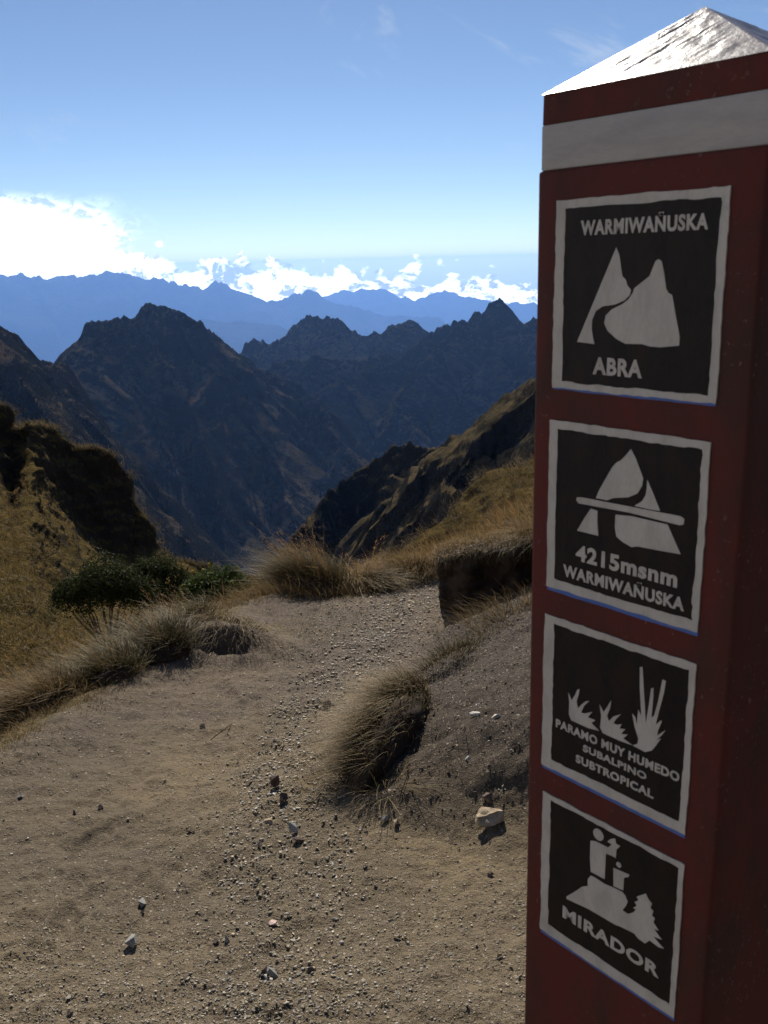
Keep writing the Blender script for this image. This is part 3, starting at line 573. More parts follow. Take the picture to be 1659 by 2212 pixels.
# ------------------------------------------------------------------ the painted marker post
POST_AZ = math.radians(-39.78)
D1 = np.array([math.sin(POST_AZ), math.cos(POST_AZ), 0])         # along the front face, away from the camera
NO = np.array([-math.cos(POST_AZ), math.sin(POST_AZ), 0])        # outward normal of the front face
P0 = np.array([0.16318745, 0.98659508, 0.0])                     # front face, far edge
PW, PD = 0.244, 0.180
SIGNS = [
    dict(outer=[0.0256, 0.2126, 1.4215, 1.6056], inner=[0.0376, 0.2048, 1.4281, 1.5972],
         polys=[[(0.0991,1.559),(0.1029,1.552),(0.1073,1.5327),(0.1117,1.5292),(0.1131,1.5243),(0.1176,1.5202),(0.1166,1.5154),(0.1109,1.5104),(0.0999,1.5063),(0.0859,1.5044),(0.078,1.5),(0.0738,1.4911),(0.0736,1.4824),(0.0755,1.4737),(0.0775,1.4679),(0.0561,1.4691)],
                [(0.1429,1.5458),(0.146,1.5473),(0.1492,1.5457),(0.1522,1.5364),(0.1554,1.5217),(0.158,1.5177),(0.1621,1.5157),(0.1662,1.5004),(0.1722,1.4791),(0.172,1.471),(0.1523,1.4684),(0.1409,1.4688),(0.1325,1.4705),(0.1138,1.4699),(0.1032,1.4741),(0.0923,1.4816),(0.0884,1.4887),(0.0899,1.4959),(0.0967,1.5018),(0.1086,1.5069),(0.1152,1.5112),(0.1199,1.5175),(0.1213,1.5216),(0.1293,1.5271),(0.1372,1.5325),(0.1401,1.5392)]],
         text=[('WARMIWAÑUSKA', [0.0566, 0.1941, 1.5716, 1.5854]), ('ABRA', [0.0766, 0.134, 1.4388, 1.4558])]),
    dict(outer=[0.0232, 0.21, 1.202, 1.3868], inner=[0.0341, 0.2022, 1.2124, 1.3785],
         polys=[[(0.1254,1.3691),(0.1317,1.3603),(0.1374,1.3491),(0.1409,1.3422),(0.14,1.3345),(0.1352,1.3261),(0.125,1.3205),(0.1071,1.3166),(0.0999,1.3129),(0.0859,1.3128),(0.0893,1.3213),(0.0971,1.3352),(0.1039,1.3471),(0.109,1.3532),(0.1143,1.3563),(0.1193,1.3615)],
                [(0.1456,1.3414),(0.1522,1.3305),(0.1616,1.3134),(0.1498,1.3127),(0.1324,1.313),(0.1408,1.3194),(0.1447,1.3262),(0.1455,1.3339)],
                [(0.0615,1.3093),(0.0677,1.3104),(0.1839,1.3124),(0.1881,1.3103),(0.1876,1.305),(0.1837,1.3035),(0.1258,1.3051),(0.0641,1.3033),(0.061,1.306)],
                [(0.0797,1.3005),(0.0883,1.2997),(0.0885,1.2877),(0.0904,1.2735),(0.0632,1.2736),(0.0724,1.2894)],
                [(0.1107,1.2999),(0.1295,1.302),(0.1707,1.3016),(0.1863,1.2753),(0.1657,1.274),(0.1381,1.2726),(0.1311,1.2703),(0.1202,1.2734),(0.1127,1.2774),(0.1103,1.2872)]],
         text=[('4215msnm', [0.0625, 0.1845, 1.2412, 1.2587]), ('WARMIWAÑUSKA', [0.0461, 0.1936, 1.2194, 1.2329])]),
    dict(outer=[0.0217, 0.2106, 0.9819, 1.1693], inner=[0.0359, 0.2034, 0.9938, 1.1611],
         polys=[[(0.0574,1.0857),(0.0601,1.0821),(0.0623,1.0775),(0.0668,1.0855),(0.0697,1.0928),(0.0727,1.0953),(0.0719,1.0882),(0.0692,1.079),(0.0715,1.0717),(0.0764,1.0781),(0.0814,1.0835),(0.0867,1.086),(0.0795,1.0774),(0.0758,1.0678),(0.0809,1.0688),(0.0909,1.0744),(0.0851,1.0659),(0.0952,1.0661),(0.0904,1.061),(0.1007,1.0556),(0.0856,1.0533),(0.0627,1.0537),(0.0593,1.0598),(0.0595,1.0746)],
                [(0.0999,1.0867),(0.1029,1.0833),(0.1056,1.0799),(0.1101,1.0878),(0.1146,1.0968),(0.1137,1.0874),(0.1102,1.0772),(0.1128,1.072),(0.1183,1.0794),(0.1276,1.0856),(0.1213,1.077),(0.1187,1.0716),(0.1235,1.0717),(0.1291,1.0747),(0.1265,1.0685),(0.1337,1.0704),(0.1287,1.0631),(0.1371,1.0656),(0.1318,1.0591),(0.1433,1.0558),(0.1272,1.0546),(0.1057,1.0549),(0.1019,1.0597),(0.1028,1.0744)],
                [(0.1414,1.0916),(0.1453,1.0888),(0.1475,1.081),(0.1484,1.0986),(0.1524,1.0932),(0.1489,1.1242),(0.1477,1.1456),(0.1507,1.1474),(0.1526,1.1322),(0.1566,1.0999),(0.1582,1.0869),(0.1606,1.1082),(0.1622,1.1272),(0.1648,1.1289),(0.1653,1.12),(0.1644,1.096),(0.1674,1.0989),(0.1709,1.1153),(0.1746,1.1414),(0.1786,1.1412),(0.1771,1.1275),(0.1724,1.1042),(0.1697,1.0896),(0.1755,1.0969),(0.1765,1.0956),(0.1727,1.084),(0.1722,1.0787),(0.1813,1.0882),(0.1774,1.0808),(0.1716,1.0733),(0.1767,1.0771),(0.1711,1.0663),(0.167,1.0595),(0.1591,1.0544),(0.1438,1.0557),(0.1496,1.0601),(0.1502,1.0665),(0.1449,1.0783)]],
         text=[('PARAMO MUY HUMEDO', [0.0414, 0.2001, 1.0376, 1.048]), ('SUBALPINO', [0.0804, 0.1622, 1.0231, 1.0315]), ('SUBTROPICAL', [0.0708, 0.1716, 1.0056, 1.0154])]),
    dict(outer=[0.0246, 0.2122, 0.7575, 0.9479], inner=[0.0372, 0.2059, 0.7712, 0.9415],
         polys=[[(0.1122,0.9296),(0.1117,0.9323),(0.1101,0.9346),(0.1078,0.9362),(0.1051,0.9367),(0.1024,0.9362),(0.1001,0.9346),(0.0985,0.9323),(0.098,0.9296),(0.0985,0.9269),(0.1001,0.9246),(0.1024,0.923),(0.1051,0.9225),(0.1078,0.923),(0.1101,0.9246),(0.1117,0.9269)],
                [(0.1368,0.906),(0.1365,0.9073),(0.1358,0.9083),(0.1348,0.909),(0.1335,0.9093),(0.1322,0.909),(0.1312,0.9083),(0.1305,0.9073),(0.1302,0.906),(0.1305,0.9047),(0.1312,0.9037),(0.1322,0.903),(0.1335,0.9027),(0.1348,0.903),(0.1358,0.9037),(0.1365,0.9047)],
                [(0.0948,0.9166),(0.1013,0.9194),(0.1187,0.9202),(0.1231,0.9263),(0.1174,0.9272),(0.1212,0.932),(0.127,0.9359),(0.1289,0.9302),(0.1343,0.9301),(0.1296,0.923),(0.1292,0.9123),(0.1241,0.9125),(0.1161,0.9112),(0.1159,0.8781),(0.0968,0.8775),(0.095,0.8943)],
                [(0.1268,0.8986),(0.1387,0.9002),(0.1475,0.9012),(0.1467,0.8979),(0.141,0.8938),(0.1408,0.8774),(0.1279,0.8759)],
                [(0.0634,0.8255),(0.0777,0.8418),(0.085,0.851),(0.0934,0.8567),(0.093,0.8655),(0.097,0.8726),(0.1033,0.8731),(0.1158,0.8721),(0.128,0.874),(0.14,0.8749),(0.1441,0.8724),(0.1473,0.8666),(0.1447,0.8592),(0.1411,0.8523),(0.1481,0.8515),(0.1547,0.8573),(0.1583,0.8633),(0.1544,0.8629),(0.1589,0.8685),(0.1559,0.8715),(0.1605,0.876),(0.1583,0.8796),(0.1693,0.8896),(0.1724,0.8848),(0.1773,0.8819),(0.1758,0.8754),(0.1796,0.8738),(0.1781,0.8673),(0.182,0.8658),(0.1804,0.8601),(0.1874,0.8538),(0.1818,0.8524),(0.1916,0.845),(0.1814,0.8426),(0.195,0.8356),(0.1886,0.8335),(0.1771,0.8351),(0.1718,0.8279),(0.1621,0.8287),(0.158,0.832),(0.1402,0.8301),(0.1322,0.8282),(0.0967,0.8273),(0.0639,0.8227)]],
         text=[('MIRADOR', [0.0587, 0.1908, 0.795, 0.8115])]),
]

def build_post():
    base_z = float(ground_h(0.33, 0.95)) - 0.02
    root = empty('trail_marker_post', (P0[0], P0[1], base_z + 0.02))
    tag(root, 'square dark red painted post with white band and four pictogram signs', 'marker post')
    root.rotation_euler = (0, 0, math.atan2(-D1[1], -D1[0]))      # local x along the face (far edge -> near edge), local y into the post
    zb = root.location.z
    def box(name, x0, x1, y0, y1, z0, z1, mat, bev, parent=root):
        bm = bmesh.new(); bmesh.ops.create_cube(bm, size=1)
        for v in bm.verts:
            v.co = ((x0 + x1) / 2 + v.co.x * (x1 - x0), (y0 + y1) / 2 + v.co.y * (y1 - y0), (z0 + z1) / 2 + v.co.z * (z1 - z0) - zb)
        bmesh.ops.bevel(bm, geom=bm.edges[:], offset=bev, segments=2, affect='EDGES', profile=0.6)
        bmesh.ops.subdivide_edges(bm, edges=[e for e in bm.edges if e.calc_length() > 0.1], cuts=14, use_grid_fill=True)
        rs = np.random.RandomState(7)
        for v in bm.verts:
            n = float(fbm([v.co.x * 25], [v.co.z * 25], v.co.y * 25, 3)[0]) * 0.0005
            v.co += Vector((n, n * 0.7, 0))
        return bm_obj(name, bm, mat, parent, True)
    box('body', 0.0, PW, 0.0, PD, base_z - 0.1, 1.6352, M['red'], 0.004)
    box('white_band', 0.0022, PW - 0.002, 0.0022, PD - 0.002, 1.6352, 1.6775, M['white'], 0.0015)
    box('top_band', 0.0026, PW - 0.002, 0.0026, PD - 0.002, 1.6775, 1.7055, M['red'], 0.0015)
    # pyramid cap with a trowelled, ridged surface
    ax, ay, az = 0.122, 0.088, 1.772
    bm = bmesh.new(); n = 64; e = 0.0015
    cor = [(e, e), (PW - e, e), (PW - e, PD - e), (e, PD - e)]
    for k in range(4):
        a = cor[k]; b = cor[(k + 1) % 4]; rows = []
        for i in range(n + 1):
            f = i / n; row = []
            m = n
            t = np.arange(m + 1) / m
            x = (a[0] * (1 - t) + b[0] * t) * (1 - f) + ax * f; y = (a[1] * (1 - t) + b[1] * t) * (1 - f) + ay * f
            zf = (az - 1.7055) * f
            w = np.minimum(1, np.minimum(6 * t, 6 * (1 - t))) * min(1, 6 * f, 8 * (1 - f))
            q = x - 1.5 * zf if k in (0, 2) else y + 1.5 * zf
            z = 1.7055 + zf + w * (0.0010 * fbm(x * 70, y * 70 + zf * 60, 0.0, 4, 0.6, 6) + 0.0005 * vnoise(q * 130, zf * 35 + y * 25, 0.0, 8) + 0.0005 * vnoise(q * 330, zf * 60, 0.0, 9))
            row = [bm.verts.new((x[v], y[v], z[v] - zb)) for v in range(m + 1)]
            rows.append(row)
        for i in range(n):
            for j in range(n):
                bm.faces.new((rows[i][j], rows[i][j + 1], rows[i + 1][j + 1], rows[i + 1][j]))
    bmesh.ops.remove_doubles(bm, verts=bm.verts, dist=0.0002); bmesh.ops.recalc_face_normals(bm, faces=bm.faces)
    bm_obj('cap', bm, M['cap'], root, True)

    def wob(seed, s): return float(vnoise([s * 130.0], [seed * 7.7], 0.0, seed)[0]) * 0.0011 + float(vnoise([s * 38.0], [seed * 3.7], 0.0, seed + 5)[0]) * 0.0009
    def outline(x0, x1, z0, z1, seed, amp=1.0, n=36):
        pts = []
        for k, (a, b) in enumerate((((x0, z0), (x1, z0)), ((x1, z0), (x1, z1)), ((x1, z1), (x0, z1)), ((x0, z1), (x0, z0)))):
            for i in range(n):
                t = i / n; x = a[0] + (b[0] - a[0]) * t; z = a[1] + (b[1] - a[1]) * t; w = wob(seed + k, t * 0.19 + k) * amp * 0.6
                if k % 2 == 0: z += w
                else: x += w
                pts.append((x, z))
        return pts
    def slab(name, polys, y, th, mat, parent):
        """thin layer of paint: polygons in the face plane with a real thickness"""
        bm = bmesh.new()
        for q in polys:
            vs = [bm.verts.new((x, -y, z - zb)) for x, z in q]
            es = [bm.edges.new((vs[i], vs[(i + 1) % len(vs)])) for i in range(len(vs))]
            fs = bmesh.ops.triangle_fill(bm, edges=es, use_beauty=True, use_dissolve=False)
            fc = [f for f in fs['geom'] if isinstance(f, bmesh.types.BMFace)]
            ex = bmesh.ops.extrude_face_region(bm, geom=fc)
            bmesh.ops.translate(bm, vec=(0, -th, 0), verts=[v for v in ex['geom'] if isinstance(v, bmesh.types.BMVert)])
        bmesh.ops.recalc_face_normals(bm, faces=bm.faces)
        return bm_obj(name, bm, mat, parent)
    what = ['twin peaks with a winding stream', 'single peak crossed by a bar', 'three tufts of grass', 'figure with a spyglass on a rocky lookout']
    for si, s in enumerate(SIGNS):
        o = s['outer']; i = s['inner']
        pan = slab('sign', [outline(o[0] + 0.003, o[1] - 0.003, o[2] + 0.003, o[3] - 0.003, 40 + si, 0.3)], 0.0008, 0.0004, M['sign_black'], root)
        pan['label'] = 'black painted sign with ' + what[si]
        # border as a ring of quads between two uneven outlines
        q1 = outline(o[0], o[1], o[2], o[3], 10 + si * 9); q0 = outline(i[0], i[1], i[2], i[3], 60 + si * 9, 1.3)
        bm = bmesh.new()
        r = [[bm.verts.new((x, -yy, z - zb)) for x, z in q] for q, yy in ((q0, 0.0010), (q0, 0.0017), (q1, 0.0017), (q1, 0.0002))]
        for a, b in zip(r[:-1], r[1:]):
            for k in range(len(a)):
                kk = (k + 1) % len(a); bm.faces.new((a[k], a[kk], b[kk], b[k]))
        bmesh.ops.recalc_face_normals(bm, faces=bm.faces)
        bm_obj('border', bm, M['sign_white'], pan)
        low = [(x, z) for x, z in outline(o[0] + 0.001, o[1] - 0.0005, o[2] - (0.0042 if si else 0.0022), o[2] + 0.004, 90 + si * 3, 0.7, 24)]
        slab('blue_edge', [low], 0.0003, 0.0005, M['blue'], pan)
        slab('pictogram', s['polys'], 0.0012, 0.0004, M['sign_white'], pan)
        for txt, (x0, x1, z0, z1) in s['text']:
            cu = bpy.data.curves.new('lettering', 'FONT'); cu.body = txt; cu.size = 1.0; cu.resolution_u = 5
            cu.offset = 0.038; cu.space_character = 1.10; cu.extrude = 0.02
            to = bpy.data.objects.new('lettering_curve', cu); COL.objects.link(to)
            dg = bpy.context.evaluated_depsgraph_get(); dg.update()
            me = bpy.data.meshes.new_from_object(to.evaluated_get(dg)); bpy.data.objects.remove(to)
            c = np.empty(len(me.vertices) * 3, np.float32); me.vertices.foreach_get('co', c); c = c.reshape(-1, 3)
            capx = c[:, 0].min(), c[:, 0].max(); zlo, zhi = -0.02, 0.74
            v = np.empty_like(c)
            v[:, 0] = x0 + (c[:, 0] - capx[0]) / (capx[1] - capx[0]) * (x1 - x0)
            zz = (c[:, 1] - zlo) / (zhi - zlo)
            v[:, 2] = z0 + zz * (z1 - z0) - zb
            # hand cut stencil: edges are not quite straight
            v[:, 0] += 0.00025 * vnoise(v[:, 0] * 420, v[:, 2] * 420, 0.0, 3); v[:, 2] += 0.00025 * vnoise(v[:, 0] * 420, v[:, 2] * 420, 5.5, 4)
            v[:, 1] = -0.00125 - (c[:, 2] - c[:, 2].min()) / 0.04 * 0.0004
            me.vertices.foreach_set('co', v.ravel()); me.name = 'lettering'; me.materials.clear(); me.materials.append(M['sign_white']); me.update()
            lo = bpy.data.objects.new('lettering', me); COL.objects.link(lo); lo.parent = pan
build_post()

# ------------------------------------------------------------------ grass
def blades(rs, root, length, az, tilt, bend_dir, bend, width, seg=4):
    """root (n,3); az/tilt of the first direction; bend_dir (n,3) unit pull, bend strength -> strips"""
    n = len(root)
    d = np.stack([np.sin(az) * np.sin(tilt), np.cos(az) * np.sin(tilt), np.cos(tilt)], -1)
    s = np.linspace(0, 1, seg + 1)
    pts = root[:, None] + length[:, None, None] * (d[:, None] * (s - 0.30 * s ** 2 * bend[:, None])[..., None] + bend_dir[:, None] * (bend[:, None] * s ** 2.1)[..., None])
    ta = rs.uniform(0, 6.283, n); side = np.stack([np.cos(ta), np.sin(ta), np.zeros(n)], -1)
    w = width[:, None] * (1 - s ** 1.6 * 0.92)[None] * 0.5
    L = pts - side[:, None] * w[..., None]; Rr = pts + side[:, None] * w[..., None]
    V = np.stack([L, Rr], 2).reshape(n, -1, 3)
    k = np.arange(seg) * 2
    f = np.stack([k, k + 1, k + 3, k + 2], -1)[None] + (np.arange(n) * 2 * (seg + 1))[:, None, None]
    al = np.repeat(np.broadcast_to(s, (n, seg + 1))[..., None], 2, -1)
    return V.reshape(-1, 3), f.reshape(-1, 4), al.reshape(-1)
def merge(parts):
    V, Fc, A = [], [], []; o = 0
    for v, f, a in parts: V.append(v); Fc.append(f + o); A.append(a); o += len(v)
    return np.concatenate(V), np.concatenate(Fc), np.concatenate(A)
def tussock(name, c, rx, ry, rot, n, length, pull, pull_amt, mats, label, seed, width=0.0035, tilt=0.9, stalks=0, hfun=ground_h, group=None, crown=0.0, cat='grass tussock', mass=False, shift=(0, 0), bald=None):
    """one clump of puna grass: a thing with its blades (and flower stalks) as parts"""
    rs = np.random.RandomState(seed)
    root = empty(name, (float(c[0]), float(c[1]), float(c[2]))); tag(root, label, cat, group)
    pull = np.array(pull, float); pull /= np.linalg.norm(pull)
    def make(nm, n, lmul, mat, t_mul, wmul, pa):
        rr = np.sqrt(rs.uniform(0, 1, n)); th = rs.uniform(0, 6.283, n)
        ex, ey = rr * np.cos(th) * rx, rr * np.sin(th) * ry
        ex, ey = ex + shift[0] * rx * (1 - rr), ey + shift[1] * ry * (1 - rr)
        x = c[0] + ex * math.cos(rot) - ey * math.sin(rot); y = c[1] + ex * math.sin(rot) + ey * math.cos(rot)
        z = hfun(x, y, False) - 0.01 + crown * np.sqrt(np.clip(1 - rr ** 2, 0, 1)) * 0.95
        if bald:
            dd = ((x - c[0]) * bald[0] + (y - c[1]) * bald[1]) / ry
            kp = (dd < bald[2]) | (rs.uniform(0, 1, n) < 0.10)
            x, y, z, rr = x[kp], y[kp], z[kp], rr[kp]; n = len(x)
        clump = rs.randint(0, max(3, n // 60), n); cj = rs.normal(0, 1, (clump.max() + 1, 4))
        out = np.arctan2(x - c[0], y - c[1]) + rs.normal(0, 0.6, n) + 0.25 * cj[clump, 0]
        ti = np.clip(tilt * t_mul * (0.25 + 0.75 * rr) + rs.normal(0, 0.14, n) + 0.08 * cj[clump, 1], 0.02, 1.5)
        ln = length * lmul * np.clip(rs.normal(0.85, 0.2, n) + 0.10 * cj[clump, 2], 0.3, 1.3)
        bd = np.tile(pull, (n, 1)) + 0.28 * np.stack([np.sin(out), np.cos(out), np.zeros(n)], -1) + rs.normal(0, 0.12, (n, 3)) + 0.10 * cj[clump][:, :3]
        bd /= np.linalg.norm(bd, axis=1, keepdims=True)
        v, f, a = blades(rs, np.stack([x, y, z], -1), ln, out, ti, bd, np.clip(rs.normal(pa, 0.18 * pa + 0.03, n), 0, 1.4), width * wmul * rs.uniform(0.6, 1.3, n), 4)
        g = hfun(v[:, 0], v[:, 1], False) + 0.006; v[:, 2] = np.maximum(v[:, 2], g)
        mesh_np(nm, v - np.array(c), f, mat, False, dict(along=a), root)
    if mass:
        bm = bmesh.new(); bmesh.ops.create_icosphere(bm, subdivisions=4, radius=1)
        for v in bm.verts:
            k = 1 + 0.22 * float(fbm([v.co.x * 2.5], [v.co.y * 2.5], v.co.z * 2.5, 4, 0.6, seed)[0])
            ex, ey = v.co.x * rx * 0.92 * k, v.co.y * ry * 0.92 * k
            v.co = (ex * math.cos(rot) - ey * math.sin(rot), ex * math.sin(rot) + ey * math.cos(rot), max(v.co.z, -0.4) * crown * 0.95 * k)
            v.co.z += float(hfun(c[0] + v.co.x, c[1] + v.co.y, False)) - c[2]
        bm_obj('shade_root_mass', bm, M['earth'], root, True)  # dark earth under the blades, standing in for the clump's shaded underside
    k = len(mats)
    for i, (m, share) in enumerate(mats): make('blades', int(n * share), 1.0 - 0.06 * i, m, 1.0, 1.0, pull_amt)
    if stalks:
        # seed heads: thin stalks with a feathery tip
        ns = stalks; th = rs.uniform(0, 6.283, ns); rr = np.sqrt(rs.uniform(0, 1, ns)) * 0.7
        x = c[0] + rr * np.cos(th) * rx; y = c[1] + rr * np.sin(th) * ry; z = hfun(x, y, False)
        ln = length * rs.uniform(0.95, 1.5, ns); out = rs.uniform(0, 6.283, ns)
        bd = np.tile(pull * np.array([1, 1, 0.35]), (ns, 1)) + rs.normal(0, 0.3, (ns, 3)); bd /= np.linalg.norm(bd, axis=1, keepdims=True)
        bend = np.clip(rs.normal(0.45, 0.15, ns), 0.1, 0.9); ti = np.abs(rs.normal(0.25, 0.2, ns))
        v, f, a = blades(rs, np.stack([x, y, z], -1), ln, out, ti, bd, bend, np.full(ns, width * 0.75), 6)
        tips = v.reshape(ns, 7, 2, 3).mean(2); parts = [(v, f, a)]
        for q in range(14):
            t = rs.uniform(3.6, 6.0, ns); i0 = np.minimum(t.astype(int), 5); fr = (t - i0)[:, None]
            pr = tips[np.arange(ns), i0] * (1 - fr) + tips[np.arange(ns), i0 + 1] * fr
            pv, pf, pa_ = blades(rs, pr, length * rs.uniform(0.04, 0.10, ns), rs.uniform(0, 6.283, ns), rs.uniform(0.5, 1.4, ns), bd, np.full(ns, 0.7), np.full(ns, width * 0.9), 2)
            parts.append((pv, pf, np.full(len(pv), 0.8)))
        v, f, a = merge(parts); mesh_np('seed_stalks', v - np.array(c), f, M['rust_straw'], False, dict(along=a), root)
    return root

def build_tussocks():
    S, Gs, Du, Ru = M['straw'], M['green_straw'], M['dull_straw'], M['rust_straw']
    # the drooping tussock in the middle of the picture, on the toe of the bank
    a = gp(880, 1545); b = gp(790, 1690)
    c = (a * 0.55 + b * 0.45); c[2] = float(ground_h(c[0], c[1]))
    ang = math.atan2(b[1] - a[1], b[0] - a[0])
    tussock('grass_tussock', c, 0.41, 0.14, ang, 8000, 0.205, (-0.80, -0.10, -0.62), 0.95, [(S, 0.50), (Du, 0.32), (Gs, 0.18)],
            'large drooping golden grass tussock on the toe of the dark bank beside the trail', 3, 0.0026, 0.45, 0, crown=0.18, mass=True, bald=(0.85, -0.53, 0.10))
    c = gp(838, 1712)
    tussock('straw_clump', c, 0.08, 0.06, 0, 80, 0.20, (0.3, -0.5, -0.3), 0.45, [(S, 0.7), (Gs, 0.3)], 'sparse yellow straws sprouting at the foot of the drooping tussock', 4, 0.003, 1.1, cat='grass clump')
    # behind it on the bank
    c = gp(965, 1435)
    tussock('grass_tussock', c, 0.22, 0.10, 0.7, 650, 0.14, (-0.7, -0.2, -0.45), 0.5, [(Gs, 0.45), (Du, 0.4), (S, 0.15)], 'grey green tussock behind the drooping golden one', 5, 0.003, 0.8, crown=0.06)
    c = gp(1060, 1375)
    tussock('grass_tussock', c, 0.22, 0.08, 0.6, 260, 0.12, (-0.6, -0.3, -0.35), 0.5, [(S, 0.4), (Du, 0.6)], 'pale dry tussock below the undercut earth bank', 6, 0.003, 0.9, crown=0.04)
    # large tussocks over the left edge of the trail
    for px, py, dx, dy, rx, ry, n, ln, ms, pull, lab, sd in (
        (50, 1560, -0.30, 0.05, 0.24, 0.20, 2600, 0.27, [(S, 0.45), (Gs, 0.30), (Du, 0.25)], (-0.8, 0.1, -0.40), 'shaggy tussock at the left picture edge, half cut off by it', 11),
        (190, 1500, -0.26, 0.00, 0.21, 0.18, 2600, 0.28, [(S, 0.70), (Du, 0.30)], (-0.85, 0.0, -0.35), 'golden topped tussock just right of the one at the picture edge', 19),
        (300, 1478, -0.20, 0.12, 0.17, 0.15, 1800, 0.25, [(Gs, 0.50), (Du, 0.35), (S, 0.15)], (-0.6, 0.2, -0.30), 'grey green tussock between the golden topped one and the dark one', 12),
        (395, 1425, -0.16, 0.06, 0.19, 0.16, 2200, 0.28, [(Du, 0.6), (Gs, 0.4)], (-0.35, 0.2, -0.25), 'dark spiky tussock left of the soil mound', 20),
        (440, 1392, -0.14, 0.30, 0.15, 0.13, 1200, 0.22, [(Gs, 0.6), (S, 0.4)], (-0.5, 0.1, -0.3), 'grey green tussock just in front of the broad leaved shrub', 13)):
        c = gp(px, py); c[0] += dx; c[1] += dy; c[2] = float(ground_h(c[0], c[1]))
        tussock('grass_tussock', c, rx, ry, 0.3, n, ln, pull, 0.60, ms, lab, sd, 0.0036, 0.95, 30, crown=0.10, mass=True, bald=(0.25, -0.97, 0.55))
    c = gp(25, 1575); tussock('grass_tussock', c, 0.20, 0.14, 0, 800, 0.20, (-0.5, -0.3, -0.5), 0.5, [(S, 1.0)], 'small bleached tuft at the left end of the trail edge', 14, 0.003, 0.9, crown=0.04)
    # at the far lip of the trail
    c = gp(672, 1292); c = c + np.array([0, 0.25, 0]); c[2] = float(ground_h(c[0], c[1]))
    tussock('grass_tussock', c, 0.26, 0.17, 0, 3400, 0.38, (-0.85, 0.1, -0.35), 0.60, [(Gs, 0.45), (S, 0.30), (Du, 0.25)], 'tall tussock with orange seed stalks on the far lip of the trail', 15, 0.0040, 0.70, 90, crown=0.10, mass=True, bald=(0.2, -0.98, 0.2))
    c = gp(778, 1282); c = c + np.array([0, 0.22, 0]); c[2] = float(ground_h(c[0], c[1]))
    tussock('grass_tussock', c, 0.24, 0.18, 0, 1700, 0.30, (0.25, -0.2, -0.5), 0.55, [(S, 0.6), (Gs, 0.4)], 'straw coloured tussock with broad pale blades right of the tall one', 16, 0.0060, 0.85, 30, crown=0.05)
    c = gp(880, 1262); c = c + np.array([0, 0.18, 0]); c[2] = float(ground_h(c[0], c[1]))
    tussock('grass_tussock', c, 0.40, 0.16, 0.15, 1800, 0.26, (-0.5, -0.5, -0.3), 0.6, [(S, 0.7), (Du, 0.3)], 'low combed straw tussock at the bend of the trail', 17, 0.004, 0.8, 0, crown=0.13)
    # on the mound
    c = np.array([MOUND[0] + 0.02, MOUND[1] + 0.05, 0]); c[2] = float(ground_h(c[0], c[1]))
    tussock('grass_tussock', c, 0.30, 0.16, 0, 700, 0.20, (0.1, -0.75, -0.5), 0.7, [(S, 0.8), (Du, 0.2)], 'dry matted tuft capping the small soil mound on the left edge', 18, 0.003, 1.1, 0, crown=0.03)
build_tussocks()

def stuff_grass(name, pos, n_each, length, pull, pa, mat, label, seed, width, tilt=0.6, seg=2, jit=0.1, kind='stuff'):
    rs = np.random.RandomState(seed)
    p = np.repeat(pos, n_each, 0); n = len(p)
    p = p + np.concatenate([rs.normal(0, jit, (n, 2)), np.zeros((n, 1))], 1)
    size = np.repeat(rs.uniform(0.6, 1.3, len(pos)), n_each)
    out = rs.uniform(0, 6.283, n); bd = np.tile(np.array(pull, float), (n, 1)) + rs.normal(0, 0.25, (n, 3)); bd /= np.linalg.norm(bd, axis=1, keepdims=True)
    v, f, a = blades(rs, p, length * size * rs.uniform(0.5, 1.2, n), out, np.abs(rs.normal(0, tilt, n)), bd, np.clip(rs.normal(pa, 0.15, n), 0, 1.2), width * rs.uniform(0.6, 1.4, n), seg)
    o = mesh_np(name, v, f, mat, False, dict(along=a)); return tag(o, label, kind=kind)

